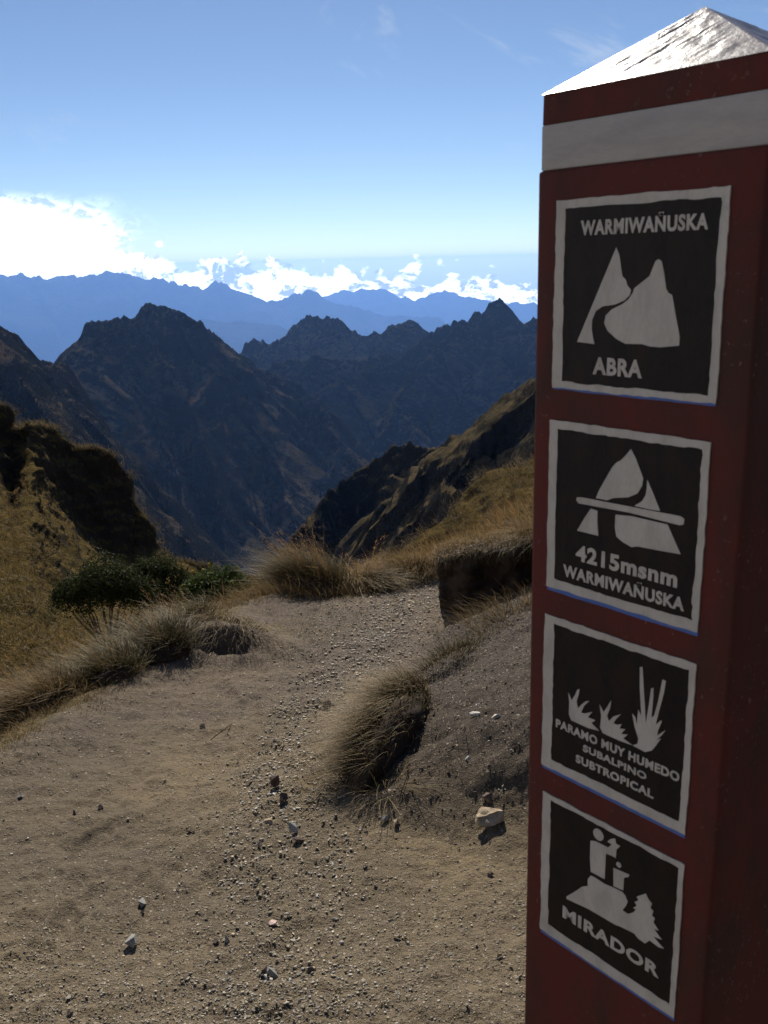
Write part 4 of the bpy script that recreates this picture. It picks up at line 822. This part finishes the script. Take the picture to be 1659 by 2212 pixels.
def build_ground_cover():
    rs = np.random.RandomState(5)
    # short turf and straw along the left edge
    y = rs.uniform(2.6, 7.2, 5200); x = edge_left(y) + rs.normal(-0.10, 0.11, len(y)); 
    k = vnoise(x * 5, y * 5, seed=3) > -0.35; x, y = x[k], y[k]
    pos = np.stack([x, y, ground_h(x, y) - 0.004], -1)
    stuff_grass('edge_turf', pos, 4, 0.062, (-0.2, -0.4, -0.2), 0.5, M['straw'], 'short straw turf along the left edge of the trail', 6, 0.0024, 0.9, 2, 0.035)
    y = rs.uniform(3.5, 7.6, 1500); x = edge_left(y) - rs.uniform(0.2, 2.8, len(y))
    pos = np.stack([x, y, ground_h(x, y) - 0.01], -1)
    stuff_grass('gully_grass', pos, 6, 0.11, (-0.6, -0.2, -0.2), 0.5, M['dull_straw'], 'tangled dull grass below the left edge of the trail', 7, 0.0035, 0.7, 3, 0.06)
    # far lip
    x = rs.uniform(-1.6, 1.8, 2600); yc = 6.75 + 0.9 * np.clip(x + 0.2, -0.8, 3) * np.where(x > -0.2, 1.0, 0.45)
    y = yc + np.abs(rs.normal(0.16, 0.42, len(x))) - 0.05; pos = np.stack([x, y, ground_h(x, y) - 0.01], -1)
    stuff_grass('lip_grass', pos, 7, 0.17, (-0.5, -0.2, -0.2), 0.5, M['straw'], 'dry grass fringe along the far lip of the trail', 8, 0.0035, 0.8, 3, 0.06)
    # dead straws lying about the bank and the mound
    x = rs.uniform(-1.3, 0.6, 900); y = rs.uniform(4.9, 6.2, 900); k = (x < edge_left(y) + 0.9) & (vnoise(x * 4, y * 4, seed=9) > 0.0); x, y = x[k], y[k]
    pos = np.stack([x, y, ground_h(x, y) - 0.002], -1)
    stuff_grass('dead_turf', pos, 8, 0.06, (0.1, -0.5, -0.4), 0.6, M['dull_straw'], 'patch of trampled dead turf beside the soil mound', 10, 0.0022, 1.2, 2, 0.04)
    # bank litter
    y = rs.uniform(3.0, 6.0, 700); x = edge_right(y) + rs.uniform(0.1, 0.9, 700); k = vnoise(x * 3, y * 3, seed=12) > 0.12; x, y = x[k], y[k]
    pos = np.stack([x, y, ground_h(x, y) - 0.002], -1)
    stuff_grass('bank_litter', pos, 5, 0.06, (-0.4, -0.4, -0.4), 0.6, M['dull_straw'], 'dead straw litter on the dark cut bank', 13, 0.0022, 1.2, 2, 0.05)
    def scatter(G, n, seed, rows):
        r = np.random.RandomState(seed); nu, nv = G.shape[:2]
        u = r.uniform(0, nu - 1.01, n * 2); v = r.uniform(rows[0] * (nv - 1), rows[1] * (nv - 1.01), n * 2)
        ui, vi = u.astype(int), v.astype(int); p = G[ui, vi] * (1 - (u - ui))[:, None] + G[ui + 1, vi] * (u - ui)[:, None]
        nn = np.cross(G[ui + 1, vi] - G[ui, vi], G[ui, vi + 1] - G[ui, vi]); nn /= np.linalg.norm(nn, axis=1, keepdims=True) + 1e-9
        p = p[np.abs(nn[:, 2]) > 0.70][:n]
        q = ROT.T @ (p - np.array([0, 0, EYE])).T; keep = (q[2] < 0) & (np.abs(q[0] / q[2]) * F < 520)
        return p[keep]
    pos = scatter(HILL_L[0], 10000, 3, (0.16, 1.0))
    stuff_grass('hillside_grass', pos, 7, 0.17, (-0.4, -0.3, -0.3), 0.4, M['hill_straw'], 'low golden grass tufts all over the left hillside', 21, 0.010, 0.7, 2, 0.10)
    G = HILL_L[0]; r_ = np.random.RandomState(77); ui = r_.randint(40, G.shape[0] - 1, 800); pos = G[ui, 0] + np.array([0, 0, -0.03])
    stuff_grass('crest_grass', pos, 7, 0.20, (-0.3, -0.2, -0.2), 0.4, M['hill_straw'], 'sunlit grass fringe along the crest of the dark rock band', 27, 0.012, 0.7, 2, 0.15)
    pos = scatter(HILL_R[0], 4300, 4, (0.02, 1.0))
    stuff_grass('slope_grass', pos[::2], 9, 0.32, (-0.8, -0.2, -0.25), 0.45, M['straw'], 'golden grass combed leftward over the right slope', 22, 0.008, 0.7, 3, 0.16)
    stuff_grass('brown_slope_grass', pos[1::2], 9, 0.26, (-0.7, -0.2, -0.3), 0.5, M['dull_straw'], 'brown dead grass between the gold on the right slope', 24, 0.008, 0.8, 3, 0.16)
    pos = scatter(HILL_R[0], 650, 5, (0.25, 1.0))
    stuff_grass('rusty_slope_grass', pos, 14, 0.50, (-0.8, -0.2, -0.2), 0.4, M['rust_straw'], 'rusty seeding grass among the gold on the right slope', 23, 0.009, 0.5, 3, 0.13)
build_ground_cover()

# ------------------------------------------------------------------ undercut earth bank
def build_bank():
    a = gp(962, 1330); ox, oy = a[0], a[1] + 0.02; zb = float(ground_h(ox, oy)) - 0.05
    bm = bmesh.new(); nu, nz, nt = 64, 26, 14
    # a vertical broken face that runs right and back, overhanging at its grassy top
    def top_h(u): return 0.44 + 0.05 * math.sin(u * 3) + 0.16 * u
    rows = []
    for i in range(nu + 1):
        u = i / nu * 1.75                                        # metres along the face
        bx = ox + u * 0.97 - 0.02; by = oy - 0.05 * math.sin(u * 2.2) - 0.22 * u + 0.05 * math.exp(-((u) / 0.10) ** 2)
        row = []; h = top_h(u)
        for j in range(nz + 1):
            f = j / nz
            prof = -0.085 * f ** 2 + 0.05 * math.sin(f * 3.0)     # leans out towards the top
            n = float(fbm([bx * 7], [f * 3.5], by * 3, 4, 0.65, 5)[0]) * 0.15 + float(ridged([bx * 16], [f * 2.2], 0.0, 3, 0.5, 8)[0]) * 0.020
            row.append((bx - 0.03 * f + n * 0.3, by + prof + n, zb + f * h))
        for j in range(1, nt + 1):
            f = j / nt
            n = 0.04 * float(fbm([bx * 5], [f * 5], 0.0, 4, 0.55, 15)[0])
            row.append((bx - 0.03 + 0.10 * f, by - 0.065 + f * 0.62, zb + h + 0.05 * math.sin(min(1, f * 3.5) * math.pi / 2) - 0.10 * f + n - (0.9 * max(0, f - 0.6))))
        rows.append(row)
    # close the left end
    end2 = [(x + 0.06, max(y, oy + 0.42), z) for x, y, z in rows[0]]
    for e in (end2,):
        for k in range(len(e)):
            n = 0.05 * float(fbm([e[k][1] * 6], [e[k][2] * 6], 0.0, 4, 0.55, 25)[0]); e[k] = (e[k][0] + n, e[k][1], e[k][2])
    mid = []
    allr = []
    for q in range(10, 0, -1):
        f = q / 10; allr.append([tuple(np.array(r0) * (1 - f) + np.array(e2) * f + np.array([0.05 * float(fbm([f * 7], [r0[2] * 7], 0.0, 4, 0.55, 26)[0]), 0, -0.30 * f * f * max(0.0, r0[2] - zb - 0.1)])) for r0, e2 in zip(rows[0], end2)])
    rows = allr + rows
    vs = [[bm.verts.new(p) for p in r] for r in rows]
    for i in range(len(vs) - 1):
        for j in range(len(vs[0]) - 1):
            bm.faces.new((vs[i][j], vs[i + 1][j], vs[i + 1][j + 1], vs[i][j + 1]))
    bmesh.ops.recalc_face_normals(bm, faces=bm.faces)
    root = empty('earth_bank', (ox, oy, zb)); tag(root, 'undercut block of dark earth capped with dry grass at the bend of the trail', 'earth bank')
    for v in bm.verts: v.co -= Vector((ox, oy, zb))
    bm_obj('earth_face', bm, M['earth'], root, True)
    rs = np.random.RandomState(31)
    def turf(n, ux0, ux1, f0, f1, length, pull, pa, mat, seed, w=0.0038, tilt=0.8):
        u = rs.uniform(ux0, ux1, n); f = rs.uniform(f0, f1, n)
        x = ox + u * 0.97 - 0.05 + 0.10 * f; y = oy - 0.22 * u - 0.065 + f * 0.62 - 0.05 * np.sin(u * 2.2)
        z = zb + 0.44 + 0.05 * np.sin(u * 3) + 0.16 * u + 0.05 * np.sin(np.minimum(1, f * 3.5) * math.pi / 2) - 0.10 * f + 0.012
        bd = np.tile(np.array(pull, float), (n, 1)) + rs.normal(0, 0.22, (n, 3)); bd /= np.linalg.norm(bd, axis=1, keepdims=True)
        v, fc, al = blades(rs, np.stack([x, y, z], -1), length * rs.uniform(0.4, 1.2, n), rs.uniform(0, 6.283, n), np.abs(rs.normal(0, tilt, n)), bd, np.clip(rs.normal(pa, 0.2, n), 0, 1.3), w * rs.uniform(0.6, 1.3, n), 4)
        return v, fc, al
    v, fc, al = merge([turf(4200, -0.04, 0.7, 0.0, 0.8, 0.075, (-0.3, -0.5, -0.5), 0.6, None, 1), turf(2200, 0.5, 1.8, 0.05, 0.7, 0.26, (-0.75, -0.35, -0.30), 0.6, None, 2)])
    mesh_np('turf_cap', v - np.array([ox, oy, zb]), fc, M['straw'], False, dict(along=al), root)
    v, fc, al = merge([turf(420, 0.0, 0.6, -0.03, 0.03, 0.14, (-0.1, -0.35, -1.0), 1.0, None, 3), turf(450, 0.55, 1.8, -0.04, 0.04, 0.30, (-0.45, -0.45, -0.85), 0.9, None, 4)])
    mesh_np('hanging_roots', v - np.array([ox, oy, zb]), fc, M['dull_straw'], False, dict(along=al), root)
    # grass at its foot
    for k, (px, py, ln, n, lab) in enumerate(((1015, 1338, 0.15, 220, 'thin pale straws at the foot of the undercut earth bank'), (1095, 1330, 0.20, 380, 'tangled straw clump right under the earth bank, next to the post'))):
        c = gp(px, py); tussock('straw_clump', c, 0.22, 0.12, 0, n, ln, (-0.6, -0.3, -0.2), 0.5, [(M['straw'], 0.6), (M['dull_straw'], 0.4)], lab, 40 + k, 0.003, 0.8, cat='grass clump')
build_bank()

# ------------------------------------------------------------------ shrubs
def shrub(name, c, size, nl, leaf, mat, label, seed, lobes=9, flowers=0, flat=1.0):
    rs = np.random.RandomState(seed); root = empty(name, c); tag(root, label, 'shrub')
    sx, sy, sz = size
    cen = []
    for k in range(lobes):
        t = 6.283 * k / lobes + rs.uniform(-0.3, 0.3); q = rs.uniform(0.35, 0.75)
        cen.append((math.cos(t) * sx * q, math.sin(t) * sy * q, sz * (0.62 + 0.16 * rs.uniform(-1, 1) + 0.12 * (1 - q)), rs.uniform(0.26, 0.42)))
    cen.append((0, 0, sz * 0.74, 0.45)); cen = np.array(cen)
    # stems fan out from the foot to every lobe
    bm = bmesh.new()
    for (x, y, z, r) in cen:
        for q in range(3):
            e = Vector((x + rs.normal(0, .10) * sx, y + rs.normal(0, .10) * sy, z * rs.uniform(0.75, 1.0))); prev = None
            for i in range(6):
                f = i / 5; p = Vector((e.x * f ** 1.3, e.y * f ** 1.3, e.z * f)) + Vector(rs.normal(0, 0.012, 3)) * (0 < i < 5); rad = 0.016 * (1 - f) * sx + 0.004
                ring = [bm.verts.new(p + Vector((math.cos(a) * rad, math.sin(a) * rad, 0))) for a in (0, 1.57, 3.14, 4.71)]
                if prev:
                    for k in range(4): bm.faces.new((prev[k], prev[(k + 1) % 4], ring[(k + 1) % 4], ring[k]))
                prev = ring
    bm_obj('stems', bm, M['bark'], root, True)
    li = rs.choice(len(cen), nl, p=cen[:, 3] ** 2 / (cen[:, 3] ** 2).sum())
    d = rs.normal(0, 1, (nl, 3)); d /= np.linalg.norm(d, axis=1, keepdims=True); d[:, 2] = np.where(d[:, 2] < -0.35, -d[:, 2] * 0.6, d[:, 2])
    rad = cen[li, 3] * (rs.uniform(0.45, 1.0, nl) ** 0.45) * (1 + 0.28 * vnoise(d[:, 0] * 3 + li, d[:, 1] * 3, d[:, 2] * 3, seed))
    p = cen[li, :3] + d * rad[:, None] * np.array([sx, sy, sz * 0.62 * flat])
    p[:, 2] = np.maximum(p[:, 2], sz * 0.22)
    nrm = d + rs.normal(0, 0.6, (nl, 3)); nrm /= np.linalg.norm(nrm, axis=1, keepdims=True)
    t1 = np.cross(nrm, rs.normal(0, 1, (nl, 3))); t1 /= np.linalg.norm(t1, axis=1, keepdims=True); t2 = np.cross(nrm, t1)
    ls = leaf * rs.uniform(0.6, 1.3, nl)[:, None]
    V = np.stack([p - t1 * ls, p + t2 * ls * 0.45 + nrm * ls * 0.12, p + t1 * ls, p - t2 * ls * 0.45 + nrm * ls * 0.12], 1).reshape(-1, 3)
    mesh_np('foliage', V, np.arange(nl * 4).reshape(-1, 4), mat, False, None, root)
    if flowers:
        k = rs.choice(nl, flowers); q = p[k] + d[k] * 0.03; s = 0.018
        V = np.stack([q + [s, 0, 0], q + [0, s, 0], q - [s, 0, 0], q - [0, s, 0], q + [0, 0, s], q - [0, 0, s]], 1).reshape(-1, 3)
        o = np.arange(flowers)[:, None] * 6
        f = np.stack([o + np.array(t)[None] for t in ((0, 1, 4), (1, 2, 4), (2, 3, 4), (3, 0, 4), (1, 0, 5), (2, 1, 5), (3, 2, 5), (0, 3, 5))], 1).reshape(-1, 3)
        fo = mesh_np('flowers', V, f, M['flower'], False, None, root); fo['kind'] = 'stuff'
    return root
def build_shrubs():
    def at(px, py, r, z=0.0):
        p = P(px, py, r); return (p[0], p[1], p[2] + z)
    shrub('shrub', at(246, 1440, 8.6), (0.60, 0.46, 1.10), 19000, 0.015, M['leaf'], 'dark domed shrub with bare stems showing below, leftmost of the row', 51, 8)
    shrub('shrub', at(372, 1405, 9.0), (0.48, 0.38, 1.00), 12000, 0.015, M['leaf'], 'dark rounded shrub in the middle of the row', 52, 7)
    shrub('shrub', at(470, 1392, 8.3), (0.42, 0.36, 0.76), 5600, 0.022, M['leaf_b'], 'lighter broad leaved shrub with yellow flowers at the right of the row', 53, 8, 14)
    shrub('small_shrub', at(228, 1440, 7.4), (0.12, 0.12, 0.20), 500, 0.014, M['leaf'], 'small dark seedling bush under the domed shrub', 54, 5)
build_shrubs()

# ------------------------------------------------------------------ stones
def hull(rs, dims, n=14, flat=0.0):
    bm = bmesh.new()
    d = rs.normal(0, 1, (n, 3)); d /= np.linalg.norm(d, axis=1, keepdims=True); d *= rs.uniform(0.78, 1.0, (n, 1))
    for q in d: bm.verts.new((q[0] * dims[0] / 2, q[1] * dims[1] / 2, max(q[2], -0.55) * dims[2] / 2))
    r = bmesh.ops.convex_hull(bm, input=bm.verts[:]); 
    bmesh.ops.delete(bm, geom=[v for v in bm.verts if not v.link_faces], context='VERTS')
    return bm
def stone(px, py, dims, mat, label, seed, n=16, tilt=0.15, lift=0.28, cat='stone', name='stone', rough=0.0, rot=None):
    rs = np.random.RandomState(seed); bm = hull(rs, dims, n)
    if rough:
        bmesh.ops.triangulate(bm, faces=bm.faces); bmesh.ops.subdivide_edges(bm, edges=bm.edges[:], cuts=3, use_grid_fill=True)
        bm.normal_update()
        for v in bm.verts:
            k = float(fbm([v.co.x * 22 / dims[0] * .1], [v.co.y * 22 / dims[1] * .1], v.co.z * 22 / dims[2] * .1, 4, .6, seed)[0]); v.co += v.normal * k * rough
    o = bm_obj(name, bm, M[mat]); p = gp(px, py)
    o.location = (p[0], p[1], p[2] + dims[2] * lift); o.rotation_euler = (rs.uniform(-tilt, tilt), rs.uniform(-tilt, tilt), rs.uniform(0, 6.28) if rot is None else rot)
    return tag(o, label, cat)
def build_stones():
    # the stones one can point at
    stone(1055, 1785, (0.122, 0.085, 0.052), 'pale_stone', 'pale flat topped rock propped on the dirt beside the post', 61, 26, 0.25, 0.50, 'rock', 'rock', 0.012, 0.15)
    stone(595, 1704, (0.062, 0.052, 0.075), 'dark_stone', 'dark upright rock, the upper of two in the gravel', 62, 14, 0.2, 0.38, 'rock', 'rock')
    stone(612, 1734, (0.042, 0.04, 0.055), 'dark_stone', 'dark upright rock, the lower of two in the gravel', 63, 13, 0.2, 0.36, 'rock', 'rock')
    stone(709, 1530, (0.072, 0.06, 0.062), 'dark_stone', 'squarish dark stone left of the drooping tussock', 64, 10, 0.1, 0.3)
    stone(1053, 1728, (0.055, 0.045, 0.045), 'dark_stone', 'dark cobble just above the pale flat topped rock', 65, 14)
    stone(286, 2040, (0.070, 0.045, 0.040), 'grey_stone', 'grey slab tilted up with a dark shadow on the near left trail', 66, 12, 0.35, 0.5)
    stone(307, 1946, (0.050, 0.034, 0.030), 'grey_stone', 'grey wedge stone with a dark side on the left trail', 67, 11, 0.3, 0.4)
    stone(308, 1968, (0.040, 0.012, 0.014), 'pale_stone', 'thin pale sliver of stone below the grey wedge', 68, 10, 0.1)
    stone(590, 1994, (0.036, 0.030, 0.016), 'pink_stone', 'pinkish white chip in the middle of the near trail', 69, 12)
    stone(588, 2108, (0.052, 0.034, 0.032), 'grey_stone', 'largest pale stone of the cluster near the bottom of the picture', 70, 12, 0.3, 0.4)
    stone(572, 2104, (0.040, 0.03, 0.028), 'dark_stone', 'dark stone at the left of the bottom cluster', 71, 12)
    stone(575, 2118, (0.022, 0.02, 0.016), 'white_stone', 'small whitish pebble in front of the bottom cluster', 72, 12)
    stone(466, 2034, (0.030, 0.022, 0.022), 'dark_stone', 'dark knob of stone left of the tall pebble', 73, 12)
    stone(490, 2034, (0.022, 0.020, 0.030), 'grey_stone', 'tall grey pebble standing on the near trail', 74, 12)
    stone(1026, 1553, (0.055, 0.035, 0.026), 'white_stone', 'whitish flake on the dark bank, left of two', 75, 12)
    stone(1071, 1555, (0.055, 0.04, 0.026), 'white_stone', 'whitish flake on the dark bank, right of two', 76, 11)
    stone(1032, 1525, (0.036, 0.024, 0.018), 'white_stone', 'small white chip above the two flakes on the bank', 77, 11)
    stone(637, 1802, (0.070, 0.042, 0.036), 'grey_stone', 'pale angular slab in the gravel below the two dark rocks', 78, 11, 0.3, 0.4)
    stone(645, 1822, (0.060, 0.036, 0.026), 'dark_stone', 'dark flat slab just below the pale angular one', 79, 11)
    stone(858, 1788, (0.040, 0.032, 0.034), 'pale_stone', 'pale pyramid shaped stone below the drooping tussock', 80, 9)
    stone(832, 1778, (0.038, 0.034, 0.026), 'grey_stone', 'bluish grey stone left of the pale pyramid', 81, 12)
    stone(582, 1785, (0.052, 0.036, 0.03), 'pale_stone', 'tan block left of the pale angular slab', 82, 11)
    stone(220, 1760, (0.036, 0.03, 0.022), 'pale_stone', 'rounded tan stone on the worn left side of the trail', 83, 14)
    stone(167, 1768, (0.032, 0.026, 0.024), 'dark_stone', 'dark pebble left of the rounded tan stone', 84, 12)
    stone(45, 1730, (0.034, 0.03, 0.026), 'grey_stone', 'grey pebble at the left picture edge of the trail', 85, 13)
    stone(320, 1632, (0.030, 0.026, 0.024), 'pale_stone', 'lone pale pebble on the smooth upper left of the trail', 86, 11)
    stone(438, 1578, (0.052, 0.036, 0.026), 'dark_stone', 'dark flat stone on the smooth middle of the trail', 87, 11)
    stone(1060, 1900, (0.03, 0.024, 0.022), 'dark_stone', 'dark stone alone on the near right of the trail', 88, 12)
    stone(1080, 2080, (0.03, 0.022, 0.02), 'pale_stone', 'pale pebble beside the foot of the post', 89, 12)
    stone(150, 2190, (0.024, 0.02, 0.018), 'dark_stone', 'reddish dark stone in the bottom left corner', 90, 12)
    stone(673, 2105, (0.034, 0.022, 0.02), 'dark_stone', 'dark lump right of the bottom cluster', 91, 12)
    stone(1010, 1640, (0.045, 0.03, 0.02), 'grey_stone', 'grey chip half sunk in the middle of the bank', 92, 12)
    # the many small ones that nothing tells apart, by the part of the trail they lie on
    rs = np.random.RandomState(101)
    protos = [hull(rs, (1, rs.uniform(0.6, 0.95), rs.uniform(0.4, 0.8)), int(rs.randint(8, 10))) for _ in range(14)]
    meshes = []
    for b in protos:
        me = bpy.data.meshes.new('stone'); b.to_mesh(me); b.free(); me.materials.append(M['stone']); meshes.append(me)
    def zone_pts(n, f):
        out = []
        while len(out) < n:
            x, y = rs.uniform(-1.7, 0.95), 1.7 * (7.0 / 1.7) ** rs.uniform(0, 1)
            w = f(x, y)
            if rs.uniform() < w: out.append((x, y))
        return out
    def band(x, y):                       # the stony gutter that runs up the right half of the trail
        c = np.interp(y, [1.6, 2.3, 2.9, 3.6, 4.6, 6.0, 7.0], [-0.30, -0.30, -0.42, -0.42, -0.28, 0.05, 0.30]); return math.exp(-((x - c) / (0.16 + 0.03 * y)) ** 2)
    inside = lambda x, y: edge_left(y) + 0.15 < x < edge_right(y) - 0.02
    zones = [(90, lambda x, y: band(x, y) if 2.35 < y < 3.8 and inside(x, y) else 0, 'small pale stone among the gravel beside the dark upright rocks', 'stones in the gravel gutter', (0.016, 0.042)),
             (60, lambda x, y: band(x, y) if y >= 3.8 and inside(x, y) else 0, 'small stone scattered on the upper trail towards the far lip', 'stones on the upper trail', (0.018, 0.045)),
             (75, lambda x, y: 1 if y < 2.35 and -1.1 < x < 0.36 else 0, 'small stone lying loose on the near part of the dirt trail', 'stones on the near trail', (0.012, 0.030)),
             (30, lambda x, y: 1 if y >= 2.35 and edge_left(y) + 0.2 < x < -0.55 else 0, 'small pebble on the smooth worn left side of the trail', 'pebbles on the worn left side', (0.011, 0.028)),
             (35, lambda x, y: 1 if y > 2.9 and edge_right(y) + 0.1 < x < 0.95 else 0, 'small stone stuck in the dark soil of the cut bank', 'stones on the cut bank', (0.014, 0.034))]
    for n, f, lab, grp, (s0, s1) in zones:
        for x, y in zone_pts(n, f):
            s = s0 + (s1 - s0) * rs.uniform() ** 2.2
            o = bpy.data.objects.new('stone', meshes[rs.randint(len(meshes))]); COL.objects.link(o)
            o.location = (x, y, float(ground_h(x, y)) + s * 0.16); o.scale = (s, s * rs.uniform(0.7, 1), s * rs.uniform(0.55, 1))
            o.rotation_euler = (rs.uniform(-.3, .3), rs.uniform(-.3, .3), rs.uniform(0, 6.28)); tag(o, lab, 'stone', grp)
    # gravel nobody could count
    lib = []
    for me in meshes:
        v = np.empty(len(me.vertices) * 3, np.float32); me.vertices.foreach_get('co', v); me.calc_loop_triangles()
        t = np.empty(len(me.loop_triangles) * 3, np.int32); me.loop_triangles.foreach_get('vertices', t); lib.append((v.reshape(-1, 3), t.reshape(-1, 3)))
    N = 150000
    x = rs.uniform(-1.8, 1.1, N); y = 1.45 * (8.2 / 1.45) ** rs.uniform(0, 1, N)
    c = np.interp(y, [1.6, 2.3, 2.9, 3.6, 4.6, 6.0, 7.0], [-0.30, -0.30, -0.42, -0.42, -0.28, 0.05, 0.30]); bd = np.exp(-((x - c) / (0.17 + 0.035 * y)) ** 2)
    dens = 0.28 + 0.46 * bd * sstep(2.1, 2.6, y) + 0.55 * sstep(2.5, 2.0, y) * (0.45 + 0.9 * np.clip(vnoise(x * 2.5, y * 2.5, seed=44) + 0.3, 0, 1))
    dens = np.where((x < -0.6) & (y > 2.3), dens * 0.35, dens); dens = np.where((x > edge_right(y)) & (y > 2.6), 0.06, dens)
    dens *= 0.6 + 0.7 * np.clip(vnoise(x * 6, y * 6, seed=45) + 0.4, 0, 1)
    k = (rs.uniform(0, 1, N) < dens) & (x > edge_left(y) + 0.05) & (y < 7.6); x, y = x[k], y[k]; n = len(x)
    s = (0.0042 + 0.0165 * rs.uniform(0, 1, n) ** 3.0) * (0.50 + 0.20 * y) * (0.75 + 0.5 * np.exp(-((x - np.interp(y, [1.6, 2.3, 2.9, 3.6, 4.6, 6.0, 7.0], [-0.30, -0.30, -0.42, -0.42, -0.28, 0.05, 0.30])) / (0.17 + 0.035 * y)) ** 2)); s *= np.where(np.interp(y, [1.6, 7], [0, 1]) >= 0, 1, 1)
    zz = ground_h(x, y) + s * 0.17; which = rs.randint(0, len(lib), n); th = rs.uniform(0, 6.283, n)
    V, T, off = [], [], 0
    def gather():
        nonlocal off
        for q, (lv, lt) in enumerate(lib):
            m = np.nonzero(which == q)[0]
            cs, sn = np.cos(th[m])[:, None], np.sin(th[m])[:, None]
            ax = lv[None, :, 0]; ay = lv[None, :, 1]; sx = s[m][:, None]
            vv = np.stack([x[m][:, None] + sx * (ax * cs - ay * sn), y[m][:, None] + sx * (ax * sn + ay * cs), zz[m][:, None] + sx * lv[None, :, 2] * 0.38], -1)
            V.append(vv.reshape(-1, 3)); T.append((lt[None] + (np.arange(len(m)) * len(lv))[:, None, None] + off).reshape(-1, 3)); off += vv.shape[0] * vv.shape[1]
    gather()
    tag(mesh_np('gravel', np.concatenate(V), np.concatenate(T), M['stone']), 'fine loose gravel strewn over the trail', kind='stuff')
    V, T, off = [], [], 0
    y = rs.uniform(2.7, 6.2, 7000); x = edge_right(y) + rs.uniform(-0.05, 1.0, len(y)); s = (0.003 + 0.018 * rs.uniform(0, 1, len(y)) ** 3) * (0.6 + 0.15 * y)
    zz = ground_h(x, y) + s * 0.1; which = rs.randint(0, len(lib), len(x)); th = rs.uniform(0, 6.283, len(x))
    gather()
    tag(mesh_np('soil_crumbs', np.concatenate(V), np.concatenate(T), M['crumb']), 'dark crumbling soil on the cut bank', kind='stuff')
    # loose straws on the trail
    for i, (px, py, px2, py2, lab) in enumerate(((455, 1600, 500, 1572, 'long dry straw lying on the smooth left side of the trail'), (862, 1740, 880, 1660, 'stiff pale straw sticking up at the foot of the drooping tussock'), (648, 1770, 690, 1725, 'dry straw lying across the gravel below the dark rocks'))):
        a = gp(px, py, 0.006); b = gp(px2, py2, 0.006)
        bm = bmesh.new(); prev = None; ra = 0.0022
        for k in range(7):
            f = k / 6; p = a * (1 - f) + b * f; p = p + np.array([0.012 * math.sin(f * 3.1), 0, 0]); p[2] = max(p[2], float(ground_h(p[0], p[1])) + 0.004) + (0.010 * math.sin(f * 3.14))
            ring = [bm.verts.new((p[0] + math.cos(t) * ra - a[0], p[1] - a[1], p[2] + math.sin(t) * ra - a[2])) for t in (0, 1.57, 3.14, 4.71)]
            if prev:
                for q in range(4): bm.faces.new((prev[q], prev[(q + 1) % 4], ring[(q + 1) % 4], ring[q]))
            prev = ring
        o = bm_obj('straw', bm, M['straw']); o.location = a; tag(o, lab, 'straw')
build_stones()
